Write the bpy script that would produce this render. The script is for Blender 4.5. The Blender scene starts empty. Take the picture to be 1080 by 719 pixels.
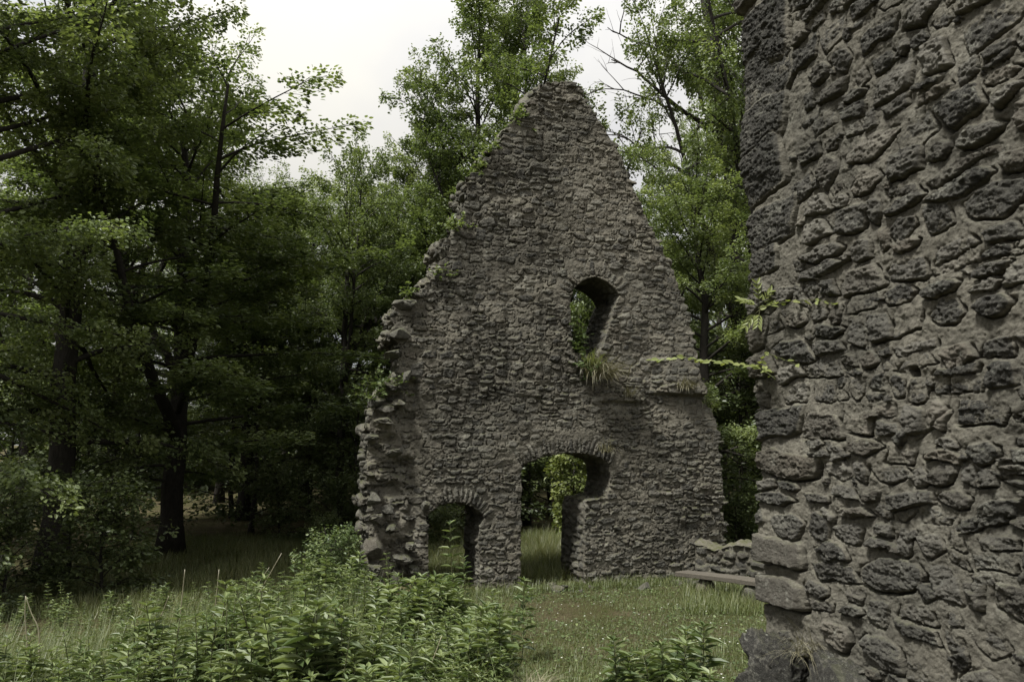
import bpy, math
import numpy as np
from mathutils import Vector, Matrix

DEN = True
C = bpy.context.scene
COL = C.collection
rad = math.radians

# ------------------------------------------------------------------ camera maths
F, CX, CY = 840.0, 540.0, 359.5
EYE = np.array([0.0, 0.0, 2.2])
PITCH = rad(7.15)
FWD = np.array([0, math.cos(PITCH), math.sin(PITCH)])
UPV = np.array([0, -math.sin(PITCH), math.cos(PITCH)])
RGT = np.array([1.0, 0, 0])


def ray(x, y):
    return FWD + RGT * ((x - CX) / F) + UPV * ((CY - y) / F)


def at_depth(x, y, Y):
    r = ray(x, y)
    return EYE + r * (Y / r[1])


def pix(P):
    d = np.asarray(P) - EYE
    z = d @ FWD
    return CX + F * (d @ RGT) / z, CY - F * (d @ UPV) / z


# ------------------------------------------------------------------ noise
def _h(ix, iy, iz, seed):
    n = (ix.astype(np.int64) * 374761393 + iy.astype(np.int64) * 668265263 + iz.astype(np.int64) * 2147483647 + seed * 1274126177) & 0xFFFFFFFF
    n = ((n ^ (n >> 13)) * 1274126177) & 0xFFFFFFFF
    n = ((n ^ (n >> 16)) * 2246822519) & 0xFFFFFFFF
    return ((n ^ (n >> 15)) & 0xFFFFFF) / float(0xFFFFFF)


def noise(x, y, z=None, seed=0):
    x = np.asarray(x, float); y = np.asarray(y, float)
    z = np.zeros_like(x) if z is None else np.asarray(z, float)
    ix, iy, iz = np.floor(x), np.floor(y), np.floor(z)
    fx, fy, fz = x - ix, y - iy, z - iz
    fx = fx * fx * (3 - 2 * fx); fy = fy * fy * (3 - 2 * fy); fz = fz * fz * (3 - 2 * fz)
    two = np.any(fz != 0)
    def lay(k):
        a = _h(ix, iy, iz + k, seed); b = _h(ix + 1, iy, iz + k, seed)
        c = _h(ix, iy + 1, iz + k, seed); d = _h(ix + 1, iy + 1, iz + k, seed)
        return (a * (1 - fx) + b * fx) * (1 - fy) + (c * (1 - fx) + d * fx) * fy
    r = lay(0)
    if two:
        r = r * (1 - fz) + lay(1) * fz
    return r * 2 - 1


def fbm(x, y, z=None, seed=0, o=4, gn=.5):
    r, a, s = 0.0, 1.0, 0.0
    k = 1.0
    for i in range(o):
        r = r + a * noise(np.asarray(x) * k + i * 17.3, np.asarray(y) * k + i * 9.1, None if z is None else np.asarray(z) * k + i * 5.7, seed + i)
        s += a; a *= gn; k *= 2.03
    return r / s


def sst(a, b, x):
    t = np.clip((x - a) / (b - a), 0, 1)
    return t * t * (3 - 2 * t)


# ------------------------------------------------------------------ mesh helpers
def make_mesh(name, V, faces, attrs=None, smooth=True):
    """faces: list of int arrays (M,k)"""
    V = np.asarray(V, np.float32).reshape(-1, 3)
    me = bpy.data.meshes.new(name)
    me.vertices.add(len(V)); me.vertices.foreach_set('co', V.ravel())
    faces = [np.asarray(f, np.int32) for f in faces if len(f)]
    loops = np.concatenate([f.ravel() for f in faces])
    tot = np.concatenate([np.full(len(f), f.shape[1], np.int32) for f in faces])
    st = np.concatenate([[0], np.cumsum(tot)[:-1]]).astype(np.int32)
    me.loops.add(len(loops)); me.loops.foreach_set('vertex_index', loops)
    me.polygons.add(len(tot)); me.polygons.foreach_set('loop_start', st)
    try:
        me.polygons.foreach_set('loop_total', tot)
    except Exception:
        pass
    me.polygons.foreach_set('use_smooth', np.full(len(tot), smooth, bool))
    for k, a in (attrs or {}).items():
        at = me.attributes.new(k, 'FLOAT', 'POINT')
        at.data.foreach_set('value', np.asarray(a, np.float32).ravel())
    me.update(calc_edges=True)
    return me


def link(name, me, mat, parent=None, loc=None):
    o = bpy.data.objects.new(name, me)
    COL.objects.link(o)
    if mat is not None and me is not None and len(me.materials) == 0:
        me.materials.append(mat)
    if parent is not None:
        o.parent = parent
    if loc is not None:
        o.location = [float(v) for v in loc]
    return o


def tag(o, label=None, cat=None, group=None, kind=None):
    if label: o['label'] = label
    if cat: o['category'] = cat
    if group: o['group'] = group
    if kind: o['kind'] = kind
    return o


def empty(name, loc, rz=0.0):
    o = bpy.data.objects.new(name, None)
    COL.objects.link(o)
    o.location = [float(v) for v in loc]; o.rotation_euler = (0, 0, rz)
    return o


def dup(root, loc, rz=0.0, sc=1.0, label=None, group=None):
    r = root.copy(); COL.objects.link(r)
    r.location = [float(v) for v in loc]; r.rotation_euler = (0, 0, rz)
    r.scale = (sc, sc, sc) if np.isscalar(sc) else sc
    if label: r['label'] = label
    if group: r['group'] = group
    for ch in list(root.children):
        c = ch.copy(); COL.objects.link(c); c.parent = r
    return r


class MB:
    """collects polygons of several sizes, with a 'tone' value per vertex"""
    def __init__(s): s.V = []; s.F = []; s.T = []; s.n = 0
    def add(s, V, F, tone=0.5):
        V = np.asarray(V, float).reshape(-1, 3)
        for f in (F if isinstance(F, list) else [F]):
            f = np.asarray(f)
            if len(f): s.F.append(f + s.n)
        s.V.append(V); s.n += len(V)
        s.T.append(np.full(len(V), tone, float) if np.isscalar(tone) else np.asarray(tone, float))
    def tube(s, P, R, sides=5, tone=0.5, cap=True):
        P = np.asarray(P, float); n = len(P); R = np.broadcast_to(np.asarray(R, float), (n,))
        T = np.gradient(P, axis=0); T /= np.linalg.norm(T, axis=1)[:, None] + 1e-9
        ref = np.array([0.0, 0, 1]) if abs(T[:, 2]).mean() < 0.8 else np.array([1.0, 0, 0])
        A = np.cross(T, ref); A /= np.linalg.norm(A, axis=1)[:, None] + 1e-9
        B = np.cross(T, A)
        th = np.linspace(0, 2 * np.pi, sides, endpoint=False)
        V = P[:, None] + R[:, None, None] * (A[:, None] * np.cos(th)[None, :, None] + B[:, None] * np.sin(th)[None, :, None])
        i = np.arange(n - 1)[:, None] * sides; j = np.arange(sides)[None]; j2 = (j + 1) % sides
        Fq = np.stack([i + j, i + j2, i + sides + j2, i + sides + j], -1).reshape(-1, 4)
        fs = [Fq]
        if cap: fs += [(np.arange(sides)[None] + (n - 1) * sides), np.arange(sides)[::-1][None]]
        s.add(V.reshape(-1, 3), fs, tone)
    def leaves(s, P, D, N, L, W, tone, bend=0.0):
        """pointed oval leaves: base P, direction D, normal N"""
        P = np.asarray(P, float); m = len(P)
        D = D / (np.linalg.norm(D, axis=1)[:, None] + 1e-9)
        S = np.cross(N, D); S /= np.linalg.norm(S, axis=1)[:, None] + 1e-9
        N2 = np.cross(D, S)
        L = np.broadcast_to(L, (m,))[:, None]; W = np.broadcast_to(W, (m,))[:, None]
        q = [P, P + D * L * .32 + S * W * .5 + N2 * L * .05, P + D * L * .68 + S * W * .4 + N2 * L * (.05 - bend * .4), P + D * L - N2 * L * bend,
             P + D * L * .68 - S * W * .4 + N2 * L * (.05 - bend * .4), P + D * L * .32 - S * W * .5 + N2 * L * .05]
        V = np.stack(q, 1).reshape(-1, 3)
        Fb = np.arange(m)[:, None] * 6
        # two quads sharing the midrib: a shallow fold
        F1 = Fb + np.array([[0, 1, 2, 3]]); F2 = Fb + np.array([[0, 3, 4, 5]])
        s.add(V, [np.concatenate([F1, F2])], np.repeat(np.broadcast_to(tone, (m,)), 6))
    def blades(s, P, D, L, W, curve, tone, segs=3):
        """grass blades: base P, lean D (horizontal unit * amount), curved over"""
        m = len(P)
        L = np.broadcast_to(L, (m,)); W = np.broadcast_to(W, (m,)); curve = np.broadcast_to(curve, (m,))
        hd = D / (np.linalg.norm(D, axis=1)[:, None] + 1e-9)
        S = np.stack([-hd[:, 1], hd[:, 0], np.zeros(m)], 1)
        rows = []
        ang = np.linalg.norm(D, axis=1)
        p = P.copy()
        for k in range(segs + 1):
            w = W * (1 - k / segs) * .5
            if k < segs:
                rows += [p - S * w[:, None], p + S * w[:, None]]
            else:
                rows += [p]
            a = ang + curve * (k + .5) / segs
            p = p + (hd * np.sin(a)[:, None] + np.array([0, 0, 1.0]) * np.cos(a)[:, None]) * (L / segs)[:, None]
        V = np.stack(rows, 1); nv = V.shape[1]
        b = np.arange(m)[:, None] * nv
        Fs = [b + np.array([[2 * k, 2 * k + 1, 2 * k + 3, 2 * k + 2]]) for k in range(segs - 1)]
        tri = b + np.array([[2 * segs - 2, 2 * segs - 1, 2 * segs]])
        s.add(V.reshape(-1, 3), [np.concatenate(Fs) if Fs else np.zeros((0, 4), int), tri], np.repeat(np.broadcast_to(tone, (m,)), nv))
    def mesh(s, name, smooth=True):
        fs = {}
        for f in s.F: fs.setdefault(f.shape[1], []).append(f)
        return make_mesh(name, np.concatenate(s.V), [np.concatenate(v) for v in fs.values()], {'tone': np.concatenate(s.T)}, smooth)


# ------------------------------------------------------------------ materials
def new_mat(name):
    m = bpy.data.materials.new(name); m.use_nodes = True
    nt = m.node_tree; nt.nodes.clear()
    out = nt.nodes.new('ShaderNodeOutputMaterial')
    return m, nt, out


class NT:
    def __init__(s, nt): s.nt = nt
    def n(s, t, **kw):
        x = s.nt.nodes.new(t)
        for k, v in kw.items(): setattr(x, k, v)
        return x
    def l(s, a, b): s.nt.links.new(a, b)
    def attr(s, name): return s.n('ShaderNodeAttribute', attribute_name=name).outputs['Fac']
    def math(s, op, a, b=None, clamp=False):
        x = s.n('ShaderNodeMath', operation=op, use_clamp=clamp)
        for i, v in enumerate((a, b)):
            if v is None: continue
            if isinstance(v, (int, float)): x.inputs[i].default_value = v
            else: s.l(v, x.inputs[i])
        return x.outputs[0]
    def noise(s, vec, scale, detail=4, rough=.55, dist=0.0):
        x = s.n('ShaderNodeTexNoise'); x.inputs['Scale'].default_value = scale; x.inputs['Detail'].default_value = detail
        x.inputs['Roughness'].default_value = rough; x.inputs['Distortion'].default_value = dist
        s.l(vec, x.inputs['Vector']); return x.outputs['Fac']
    def ramp(s, fac, stops):
        x = s.n('ShaderNodeValToRGB'); e = x.color_ramp.elements
        while len(e) < len(stops): e.new(0.5)
        for k, (p, c) in zip(e, stops):
            k.position = p; k.color = (*c, 1) if len(c) == 3 else c
        s.l(fac, x.inputs[0]); return x.outputs[0]
    def mix(s, fac, a, b, bt='MIX'):
        x = s.n('ShaderNodeMix', data_type='RGBA', blend_type=bt)
        for sock, v in ((x.inputs[0], fac), (x.inputs[6], a), (x.inputs[7], b)):
            if isinstance(v, (int, float)): sock.default_value = v
            elif isinstance(v, tuple): sock.default_value = (*v, 1)
            else: s.l(v, sock)
        return x.outputs[2]
    def mapr(s, v, a, b, c=0.0, d=1.0):
        x = s.n('ShaderNodeMapRange'); s.l(v, x.inputs[0])
        for i, k in enumerate((a, b, c, d)): x.inputs[i + 1].default_value = k
        return x.outputs[0]


def masonry_mat(name, dark, light, mort_a, mort_b, moss=0.6, fine=1.0):
    m, nt, out = new_mat(name); g = NT(nt)
    co = g.n('ShaderNodeTexCoord').outputs['Object']
    st, tone, wx = g.attr('stone'), g.attr('tone'), g.attr('weather')
    n1, n2, n3 = g.noise(co, 9, 6, .6), g.noise(co, 55, 5, .65), g.noise(co, 1.1, 3, .5)
    n4 = g.noise(co, 170 * fine, 3, .6); n5 = g.noise(co, 24, 5, .7)
    sc = g.ramp(g.math('ADD', g.math('MULTIPLY', tone, .75), g.math('MULTIPLY', n1, .35), True),
                [(0.1, dark), (.5, tuple(a * .55 + b * .45 for a, b in zip(dark, light))), (.8, tuple(b * .92 for b in light)), (1.0, tuple(b * 1.7 for b in light))])
    sc = g.mix(g.mapr(n2, .35, .7), sc, g.mix(.34, sc, (.02, .02, .02)))
    sc = g.mix(g.mapr(n4, .56, .72, 0, .55), sc, (.26, .25, .225))          # pale grains and lichen specks
    hue = g.math('FRACT', g.math('MULTIPLY', tone, 7.3))
    sc = g.mix(g.mapr(hue, .6, 1, 0, .35), sc, (.15, .125, .092))
    sc = g.mix(g.mapr(n5, .5, .72, 0, .5), sc, (.2, .19, .165))
    lich = g.math('MULTIPLY', g.mapr(g.noise(co, 14, 5, .7), .6, .66), g.mapr(n2, .4, .6))
    sc = g.mix(g.math('MULTIPLY', lich, .6), sc, (.25, .255, .22))
    mc = g.mix(g.mapr(n1, .3, .7), mort_a, mort_b)
    mc = g.mix(g.mapr(n2, .4, .75, 0, .55), mc, (.07, .062, .052))
    mc = g.mix(g.mapr(n4, .58, .75, 0, .4), mc, (.36, .33, .29))
    mc = g.mix(g.mapr(n5, .3, .55, .75, 0), mc, (.05, .045, .037))
    edge = g.math('ADD', st, g.math('MULTIPLY', g.math('SUBTRACT', n2, .5), .9))
    c = g.mix(g.mapr(edge, .35, .62), mc, sc)
    c = g.mix(g.mapr(n3, .42, .62, 0, .7), c, g.mix(.6, c, (.03, .03, .026)))
    c = g.mix(g.math('MULTIPLY', g.mapr(g.noise(co, 3.1, 5, .65), .56, .68, 0, .55), g.mapr(n2, .4, .6)), c, (.27, .265, .225))   # pale lichen bloom   # broad dark weathering
    c = g.mix(g.math('MULTIPLY', wx, g.mapr(n1, .3, .6, .5, 1)), c, (.205, .188, .152))   # pale washed mortar
    nz = g.n('ShaderNodeSeparateXYZ'); g.l(g.n('ShaderNodeNewGeometry').outputs['Normal'], nz.inputs[0])
    mo = g.math('MULTIPLY', g.mapr(nz.outputs[2], .35, .85), g.mapr(n1, .38, .6))
    c = g.mix(g.math('MULTIPLY', mo, moss), c, (.055, .06, .022))
    b = g.n('ShaderNodeBsdfPrincipled'); b.inputs['Roughness'].default_value = .95
    b.inputs['Specular IOR Level'].default_value = .2
    g.l(c, b.inputs['Base Color'])
    bp = g.n('ShaderNodeBump'); bp.inputs['Strength'].default_value = .9; bp.inputs['Distance'].default_value = .022
    hh = g.math('ADD', g.math('ADD', g.math('MULTIPLY', n2, .7), g.math('MULTIPLY', n5, .8)), g.math('MULTIPLY', n4, .5))
    g.l(hh, bp.inputs['Height']); g.l(bp.outputs[0], b.inputs['Normal'])
    g.l(b.outputs[0], out.inputs[0])
    return m


def leaf_mat(name, dark, mid, light, trans=.3, spec=.5):
    m, nt, out = new_mat(name); g = NT(nt)
    oi = g.n('ShaderNodeObjectInfo').outputs['Random']
    t = g.math('ADD', g.math('MULTIPLY', g.attr('tone'), .8), g.math('MULTIPLY', oi, .2))
    c = g.ramp(t, [(0.05, dark), (.5, mid), (.95, light)])
    b = g.n('ShaderNodeBsdfPrincipled'); b.inputs['Roughness'].default_value = .45
    b.inputs['Specular IOR Level'].default_value = spec
    g.l(c, b.inputs['Base Color'])
    tr = g.n('ShaderNodeBsdfTranslucent'); g.l(g.mix(1.0, c, (1.25, 1.3, .7), 'MULTIPLY'), tr.inputs[0])
    mx = g.n('ShaderNodeMixShader'); mx.inputs[0].default_value = trans
    g.l(b.outputs[0], mx.inputs[1]); g.l(tr.outputs[0], mx.inputs[2]); g.l(mx.outputs[0], out.inputs[0])
    return m


def rough_mat(name, a, b_, scale=8, bump=.02, stretch=(1, 1, 1), spec=.2):
    m, nt, out = new_mat(name); g = NT(nt)
    mp = g.n('ShaderNodeMapping'); mp.inputs['Scale'].default_value = stretch
    g.l(g.n('ShaderNodeTexCoord').outputs['Object'], mp.inputs[0]); co = mp.outputs[0]
    n1, n2 = g.noise(co, scale, 6, .65), g.noise(co, scale * 6, 4, .6)
    c = g.mix(g.mapr(n1, .3, .7), a, b_)
    c = g.mix(g.mapr(n2, .4, .7, 0, .6), c, tuple(x * .45 for x in a))
    p = g.n('ShaderNodeBsdfPrincipled'); p.inputs['Roughness'].default_value = .92; p.inputs['Specular IOR Level'].default_value = spec
    g.l(c, p.inputs['Base Color'])
    bp = g.n('ShaderNodeBump'); bp.inputs['Strength'].default_value = .8; bp.inputs['Distance'].default_value = bump
    g.l(g.math('ADD', n1, n2), bp.inputs['Height']); g.l(bp.outputs[0], p.inputs['Normal']); g.l(p.outputs[0], out.inputs[0])
    return m


M_GABLE = masonry_mat('gable masonry', (.028, .027, .024), (.142, .135, .113), (.098, .091, .071), (.168, .156, .125), .8, .8)
M_NEAR = masonry_mat('near masonry', (.024, .0235, .021), (.125, .118, .102), (.118, .111, .09), (.178, .168, .138), .3, 1.4)
M_BOULDER = masonry_mat('boulder stone', (.02, .0195, .018), (.085, .08, .07), (.15, .13, .11), (.2, .18, .15), .3, 1.2)
M_LEAF = leaf_mat('beech leaves', (.058, .082, .032), (.118, .152, .058), (.19, .225, .09), .42)
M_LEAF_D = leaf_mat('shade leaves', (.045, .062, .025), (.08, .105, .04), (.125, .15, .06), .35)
M_LEAF_B = leaf_mat('young leaves', (.10, .13, .04), (.16, .19, .06), (.24, .26, .10), .35)
M_WEED = leaf_mat('weed leaves', (.034, .053, .019), (.08, .113, .042), (.17, .205, .088), .3, .32)
M_GRASS = leaf_mat('grass blades', (.06, .072, .027), (.1, .125, .042), (.19, .185, .09), .35)
M_DRY = leaf_mat('dry stems', (.13, .12, .075), (.2, .185, .12), (.29, .27, .18), .1)
M_BARK = rough_mat('bark', (.022, .02, .017), (.045, .04, .034), 6, .03, (1, 1, .3))
M_STEM = rough_mat('plant stem', (.045, .055, .025), (.08, .075, .035), 30, .002)
M_WOOD = rough_mat('weathered wood', (.075, .067, .054), (.13, .116, .095), 4, .01, (1, 14, 14))
M_MOSS = rough_mat('mossy earth', (.055, .048, .022), (.11, .085, .045), 7, .04)

# ------------------------------------------------------------------ terrain
def ground_z(X, Y):
    X = np.asarray(X, float); Y = np.asarray(Y, float)
    z = .55 * sst(9, 1.5, Y) - .16 * sst(8.5, 12.5, Y)
    z = z + .05 * fbm(X * .5, Y * .5, seed=3, o=3) + .3 * fbm(X * .04, Y * .04, seed=8, o=2) * sst(16, 60, np.hypot(X, Y))
    z = z + .20 * np.exp(-((X - .12) ** 2 / .25 + (Y - 6.1) ** 2 / .5))          # dry-grass hummock by the lawn
    return z


a = np.sinh(np.linspace(-5.2, 5.2, 331)); ax = a / a.max() * 420
gx, gy = np.meshgrid(ax, ax + 9)
gz = ground_z(gx, gy) + .012 * fbm(gx * 5, gy * 5, seed=4, o=3) * (np.hypot(gx, gy - 9) < 30)
n = len(ax); idx = np.arange(n * n).reshape(n, n)
Fq = np.stack([idx[:-1, :-1], idx[:-1, 1:], idx[1:, 1:], idx[1:, :-1]], -1).reshape(-1, 4)
m, nt, out = new_mat('forest floor'); g = NT(nt)
co = g.n('ShaderNodeTexCoord').outputs['Object']
n1, n2, n3 = g.noise(co, 1.3, 5, .6), g.noise(co, 14, 5, .65), g.noise(co, 60, 3, .6)
c = g.mix(g.mapr(n1, .42, .6), (.05, .052, .02), (.085, .07, .042))
c = g.mix(g.mapr(n2, .4, .65, 0, .8), c, (.045, .038, .022))
c = g.mix(g.mapr(n3, .58, .7, 0, .6), c, (.17, .145, .09))
p = g.n('ShaderNodeBsdfPrincipled'); p.inputs['Roughness'].default_value = 1; p.inputs['Specular IOR Level'].default_value = .05
g.l(c, p.inputs['Base Color'])
bp = g.n('ShaderNodeBump'); bp.inputs['Distance'].default_value = .03; g.l(g.math('ADD', n2, n3), bp.inputs['Height']); g.l(bp.outputs[0], p.inputs['Normal'])
g.l(p.outputs[0], out.inputs[0])
tag(link('ground', make_mesh('ground', np.stack([gx, gy, gz], -1), [Fq]), m), kind='structure')

# ------------------------------------------------------------------ rubble masonry height field
def raster(ug, vg, stones, seed, rough=.012, warp=.02, mort=.012, gap=.025, sink=.02, wf=7):
    """stones: rows (cu, cv, a, b, theta, p, prot).  Returns height, stone mask, tone, id"""
    U, V = np.meshgrid(ug, vg)
    w1 = fbm(U * wf, V * wf, seed=seed, o=5) * warp; w2 = fbm(U * wf, V * wf, seed=seed + 20, o=5) * warp
    r1 = 1.3 * fbm(U * 9, V * 20, seed=seed + 40, o=6, gn=.7)
    r2 = 1 - 2.6 * np.abs(fbm(U * 20, V * 30, seed=seed + 60, o=5, gn=.65))
    H = sink * (fbm(U * 2.3, V * 2.6, seed=seed + 80, o=3) * 1.5 + .1) + mort * (1.2 * fbm(U * 9, V * 9, seed=seed + 70, o=6, gn=.74) + .4 * r1)
    base = H.copy()
    M = np.zeros_like(H); T = np.full_like(H, .5); I = np.full(H.shape, -1, int)
    rg = np.random.default_rng(seed)
    for k, (cu, cv, a_, b_, th, p_, pr, *own) in enumerate(stones):
        R = math.hypot(a_, b_) * 1.2 + warp
        i0, i1 = np.searchsorted(ug, (cu - R, cu + R)); j0, j1 = np.searchsorted(vg, (cv - R, cv + R))
        if i1 - i0 < 2 or j1 - j0 < 2: continue
        sl = (slice(j0, j1), slice(i0, i1))
        x = U[sl] - cu + w1[sl]; y = V[sl] - cv + w2[sl]
        c_, s_ = math.cos(th), math.sin(th)
        X = (x * c_ + y * s_) / a_; Y = (-x * s_ + y * c_) / b_
        if p_ >= 6:
            d = (np.abs(X) ** p_ + np.abs(Y) ** p_) ** (1 / p_)
        else:                                           # a random convex, broken outline
            nf = rg.integers(5, 8) if rg.random() < .5 else 4; an = (np.arange(nf) + rg.uniform(-.32, .32, nf) * (.45 if nf == 4 else 1)) * 6.283 / nf + (rg.random() * .8 if nf > 4 else 0)
            d = 0
            for t in an: d = d + np.exp(11 * np.clip((X * math.cos(t) + Y * math.sin(t)) / rg.uniform(.78, 1.08), -2, 3))
            d = np.log(d) / 11
        tl = rg.normal(size=(3, 2)) * np.array([.55, .75]); of = rg.uniform(-.1, .5, 3); of[0] = 0
        fac = np.minimum.reduce([of[i] + tl[i, 0] * X + tl[i, 1] * Y for i in range(3)])
        if p_ >= 6: fac = .1 * fac
        inn = 1 - sst(.86, 1.03, d)
        top = pr + min(.03, .35 * b_) * fac * .55 + rough * (r1[sl] * 1.0 + r2[sl] * .6) * (1 if p_ < 6 else .35)
        low = np.exp(-((d - 1.04) / .075) ** 2) * sst(.9, -.5, Y) * gap * rg.random() ** .6
        H[sl] = H[sl] - low * (inn < .3) * (M[sl] < .1)
        hs = np.minimum(base[sl], pr) * (1 - inn) + inn * top
        vis = (inn > .03) & (hs > base[sl] - .006)
        H[sl] = np.where(vis, hs, H[sl])
        M[sl] = np.where(vis, inn * sst(-.010, .005, hs - base[sl]), M[sl])
        T[sl] = np.where(vis, own[0] if own else rg.random(), T[sl]); I[sl] = np.where(vis & (inn > .3), k, I[sl])
    return U, V, H, M, T, I


def courses(u0, u1, v0, v1, ch, cw, rg, prot=(-.01, .03), fill=.75, skip=None):
    out, v = [], v0
    while v < v1:
        h = rg.uniform(*ch)
        u = u0 - rg.uniform(0, .2)
        while u < u1:
            w = rg.uniform(*cw) * (.7 + .6 * rg.random()) * (h / ch[1]) ** .4
            cu, cv = u + w / 2, v + h / 2 + rg.normal() * .018
            if rg.random() < .22 and h > ch[0] * 1.25:             # two thin stones stacked
                hh = h * rg.uniform(.35, .65)
                out.append((cu, v + hh / 2, w * .5 * .9, hh * .5 * .8, rg.normal() * .07, rg.uniform(2.2, 4), rg.uniform(*prot)))
                out.append((cu + rg.normal() * .02, v + hh + (h - hh) / 2, w * .5 * rg.uniform(.6, .95), (h - hh) * .42, rg.normal() * .07, rg.uniform(2.2, 4), rg.uniform(*prot)))
            else:
                f = rg.uniform(fill, 1.0)
                out.append((cu, cv, w * .5 * .93 * f ** .5, h * .5 * .95 * f, rg.normal() * .09, rg.uniform(2.2, 4.5), rg.uniform(*prot)))
            if rg.random() < .45:                                   # small chips wedged in the joints
                out.append((u, v + rg.uniform(0, h), rg.uniform(.02, .05) * h / .15, rg.uniform(.012, .03) * h / .15, rg.normal() * .5, 2.5, rg.uniform(prot[0], prot[1] * .8)))
            u += w
        v += h
    if skip: out = [s for s in out if not skip(s[0], s[1])]
    return out


def poly_sd(P, x, y):
    """signed distance to polygon, positive inside"""
    P = np.asarray(P, float); d = np.full(x.shape, 1e9); ins = np.zeros(x.shape, bool)
    for (x0, y0), (x1, y1) in zip(P, np.roll(P, -1, 0)):
        ex, ey = x1 - x0, y1 - y0
        t = np.clip(((x - x0) * ex + (y - y0) * ey) / (ex * ex + ey * ey + 1e-12), 0, 1)
        d = np.minimum(d, (x - x0 - t * ex) ** 2 + (y - y0 - t * ey) ** 2)
        ins ^= ((y0 > y) != (y1 > y)) & (x < (x1 - x0) * (y - y0) / (y1 - y0 + 1e-12) + x0)
    return np.where(ins, 1, -1) * np.sqrt(d)


# ------------------------------------------------------------------ the gable wall
GA = rad(16); GU = np.array([math.cos(GA), math.sin(GA), 0]); GN = np.array([math.sin(GA), -math.cos(GA), 0])
GO = np.array([(600 - CX) / F * 13.5, 13.5, 0.0])
THICK = 1.1


def guv(x, y):
    r = ray(x, y); t = ((GO - EYE) @ GN) / (r @ GN)
    q = EYE + r * t - GO
    return q @ GU, q[2]


def gpos(u, v, w=0.0):
    return GO + GU * u + np.array([0, 0, v]) + GN * w


OUT = [(386, 690), (387, 560), (386, 480), (391, 440), (396, 422), (400, 411), (408, 402), (417, 396), (419, 384), (421, 369), (416, 361),
       (406, 357), (407, 350), (415, 344), (410, 338), (415, 324), (424, 314), (440, 307), (452, 296), (460, 283), (463, 272), (459, 262), (463, 252),
       (476, 249), (485, 236), (486, 222), (491, 208), (487, 195), (497, 187), (508, 176), (519, 157), (530, 146), (543, 128), (556, 116),
       (563, 100), (568, 91), (578, 87), (591, 85), (606, 87), (614, 92), (616, 104), (625, 114), (637, 132), (647, 148), (657, 165),
       (665, 188), (674, 207), (685, 232), (695, 254), (707, 276), (715, 296), (723, 318), (730, 345), (734, 372), (738, 398), (745, 412),
       (742, 424), (752, 432), (757, 446), (760, 480), (763, 520), (764, 560), (765, 690)]
MID = [(550, 690), (550, 500), (551, 492), (560, 487), (575, 481), (592, 478), (610, 478), (626, 481), (640, 487), (643, 492), (643, 508), (639, 524),
       (628, 526), (618, 527), (616, 540), (615, 690)]
DOOR = [(452, 690), (452, 556), (449, 547), (456, 538), (468, 532), (484, 530), (498, 534), (507, 540), (511, 546), (506, 554), (504, 570), (506, 600), (508, 690)]
WIN = [(603, 350), (602, 316), (606, 304), (615, 296), (628, 292), (640, 298), (650, 307), (653, 313), (647, 325), (644, 338), (639, 352), (636, 364), (630, 374), (606, 372)]
toUV = lambda L: np.array([guv(*p) for p in L])
OUTu, MIDu, DOORu, WINu = map(toUV, (OUT, MID, DOOR, WIN))


def circ3(p, q, r):
    A = np.array([[q[0] - p[0], q[1] - p[1]], [r[0] - p[0], r[1] - p[1]]]); b = .5 * np.array([q @ q - p @ p, r @ r - p @ p])
    c = np.linalg.solve(A, b); return c, np.linalg.norm(p - c)


rg = np.random.default_rng(5)
voussoirs, arcs = [], []
for pts, nst, ln in (([(550, 493), (598, 478), (643, 491)], 23, .15), ([(449, 548), (482, 530), (511, 547)], 17, .12), ([(602, 315), (627, 292), (651, 313)], 15, .13)):
    p, q, r = (np.array(guv(*t)) for t in pts)
    c, R = circ3(p, q, r)
    a0, a1 = math.atan2(p[1] - c[1], p[0] - c[0]), math.atan2(r[1] - c[1], r[0] - c[0])
    arcs.append((c, R, a0, a1, ln))
    for k in range(nst):
        an = a0 + (a1 - a0) * (k + .5) / nst
        l = ln * rg.uniform(.75, 1.15); rr = R + l + .015
        voussoirs.append((c[0] + rr * math.cos(an), c[1] + rr * math.sin(an), abs(a1 - a0) * R / nst * rg.uniform(.36, .47), l, an - math.pi / 2 + rg.normal() * .05, 3.2, rg.uniform(0, .035)))


def in_arch(u, v):
    for c, R, a0, a1, ln in arcs:
        an = math.atan2(v - c[1], u - c[0]); d = math.hypot(u - c[0], v - c[1])
        if min(a0, a1) - .1 < an < max(a0, a1) + .1 and R - .1 < d < R + 2 * ln + .04: return True
    return False


u_stub = guv(437, 500)[0]; v_stub = guv(437, 398)[1]


def in_stub(u, v): return u < u_stub + .1 * math.sin(v * 9) and v < v_stub


st = courses(-4.3, 3.4, -1.2, 9.2, (.065, .165), (.11, .34), rg, (-.015, .035), .62, lambda u, v: in_arch(u, v) or (in_stub(u, v) and rg.random() < .45))
st += voussoirs
CELL = .0125
ug = np.arange(-4.2, 3.3, CELL); vg = np.arange(-1.1, 9.1, CELL)
U, V, Hh, Mk, Tn, Id = raster(ug, vg, st, 77, rough=.026, warp=.036, mort=.03, gap=.12, sink=.026, wf=6)
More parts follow.
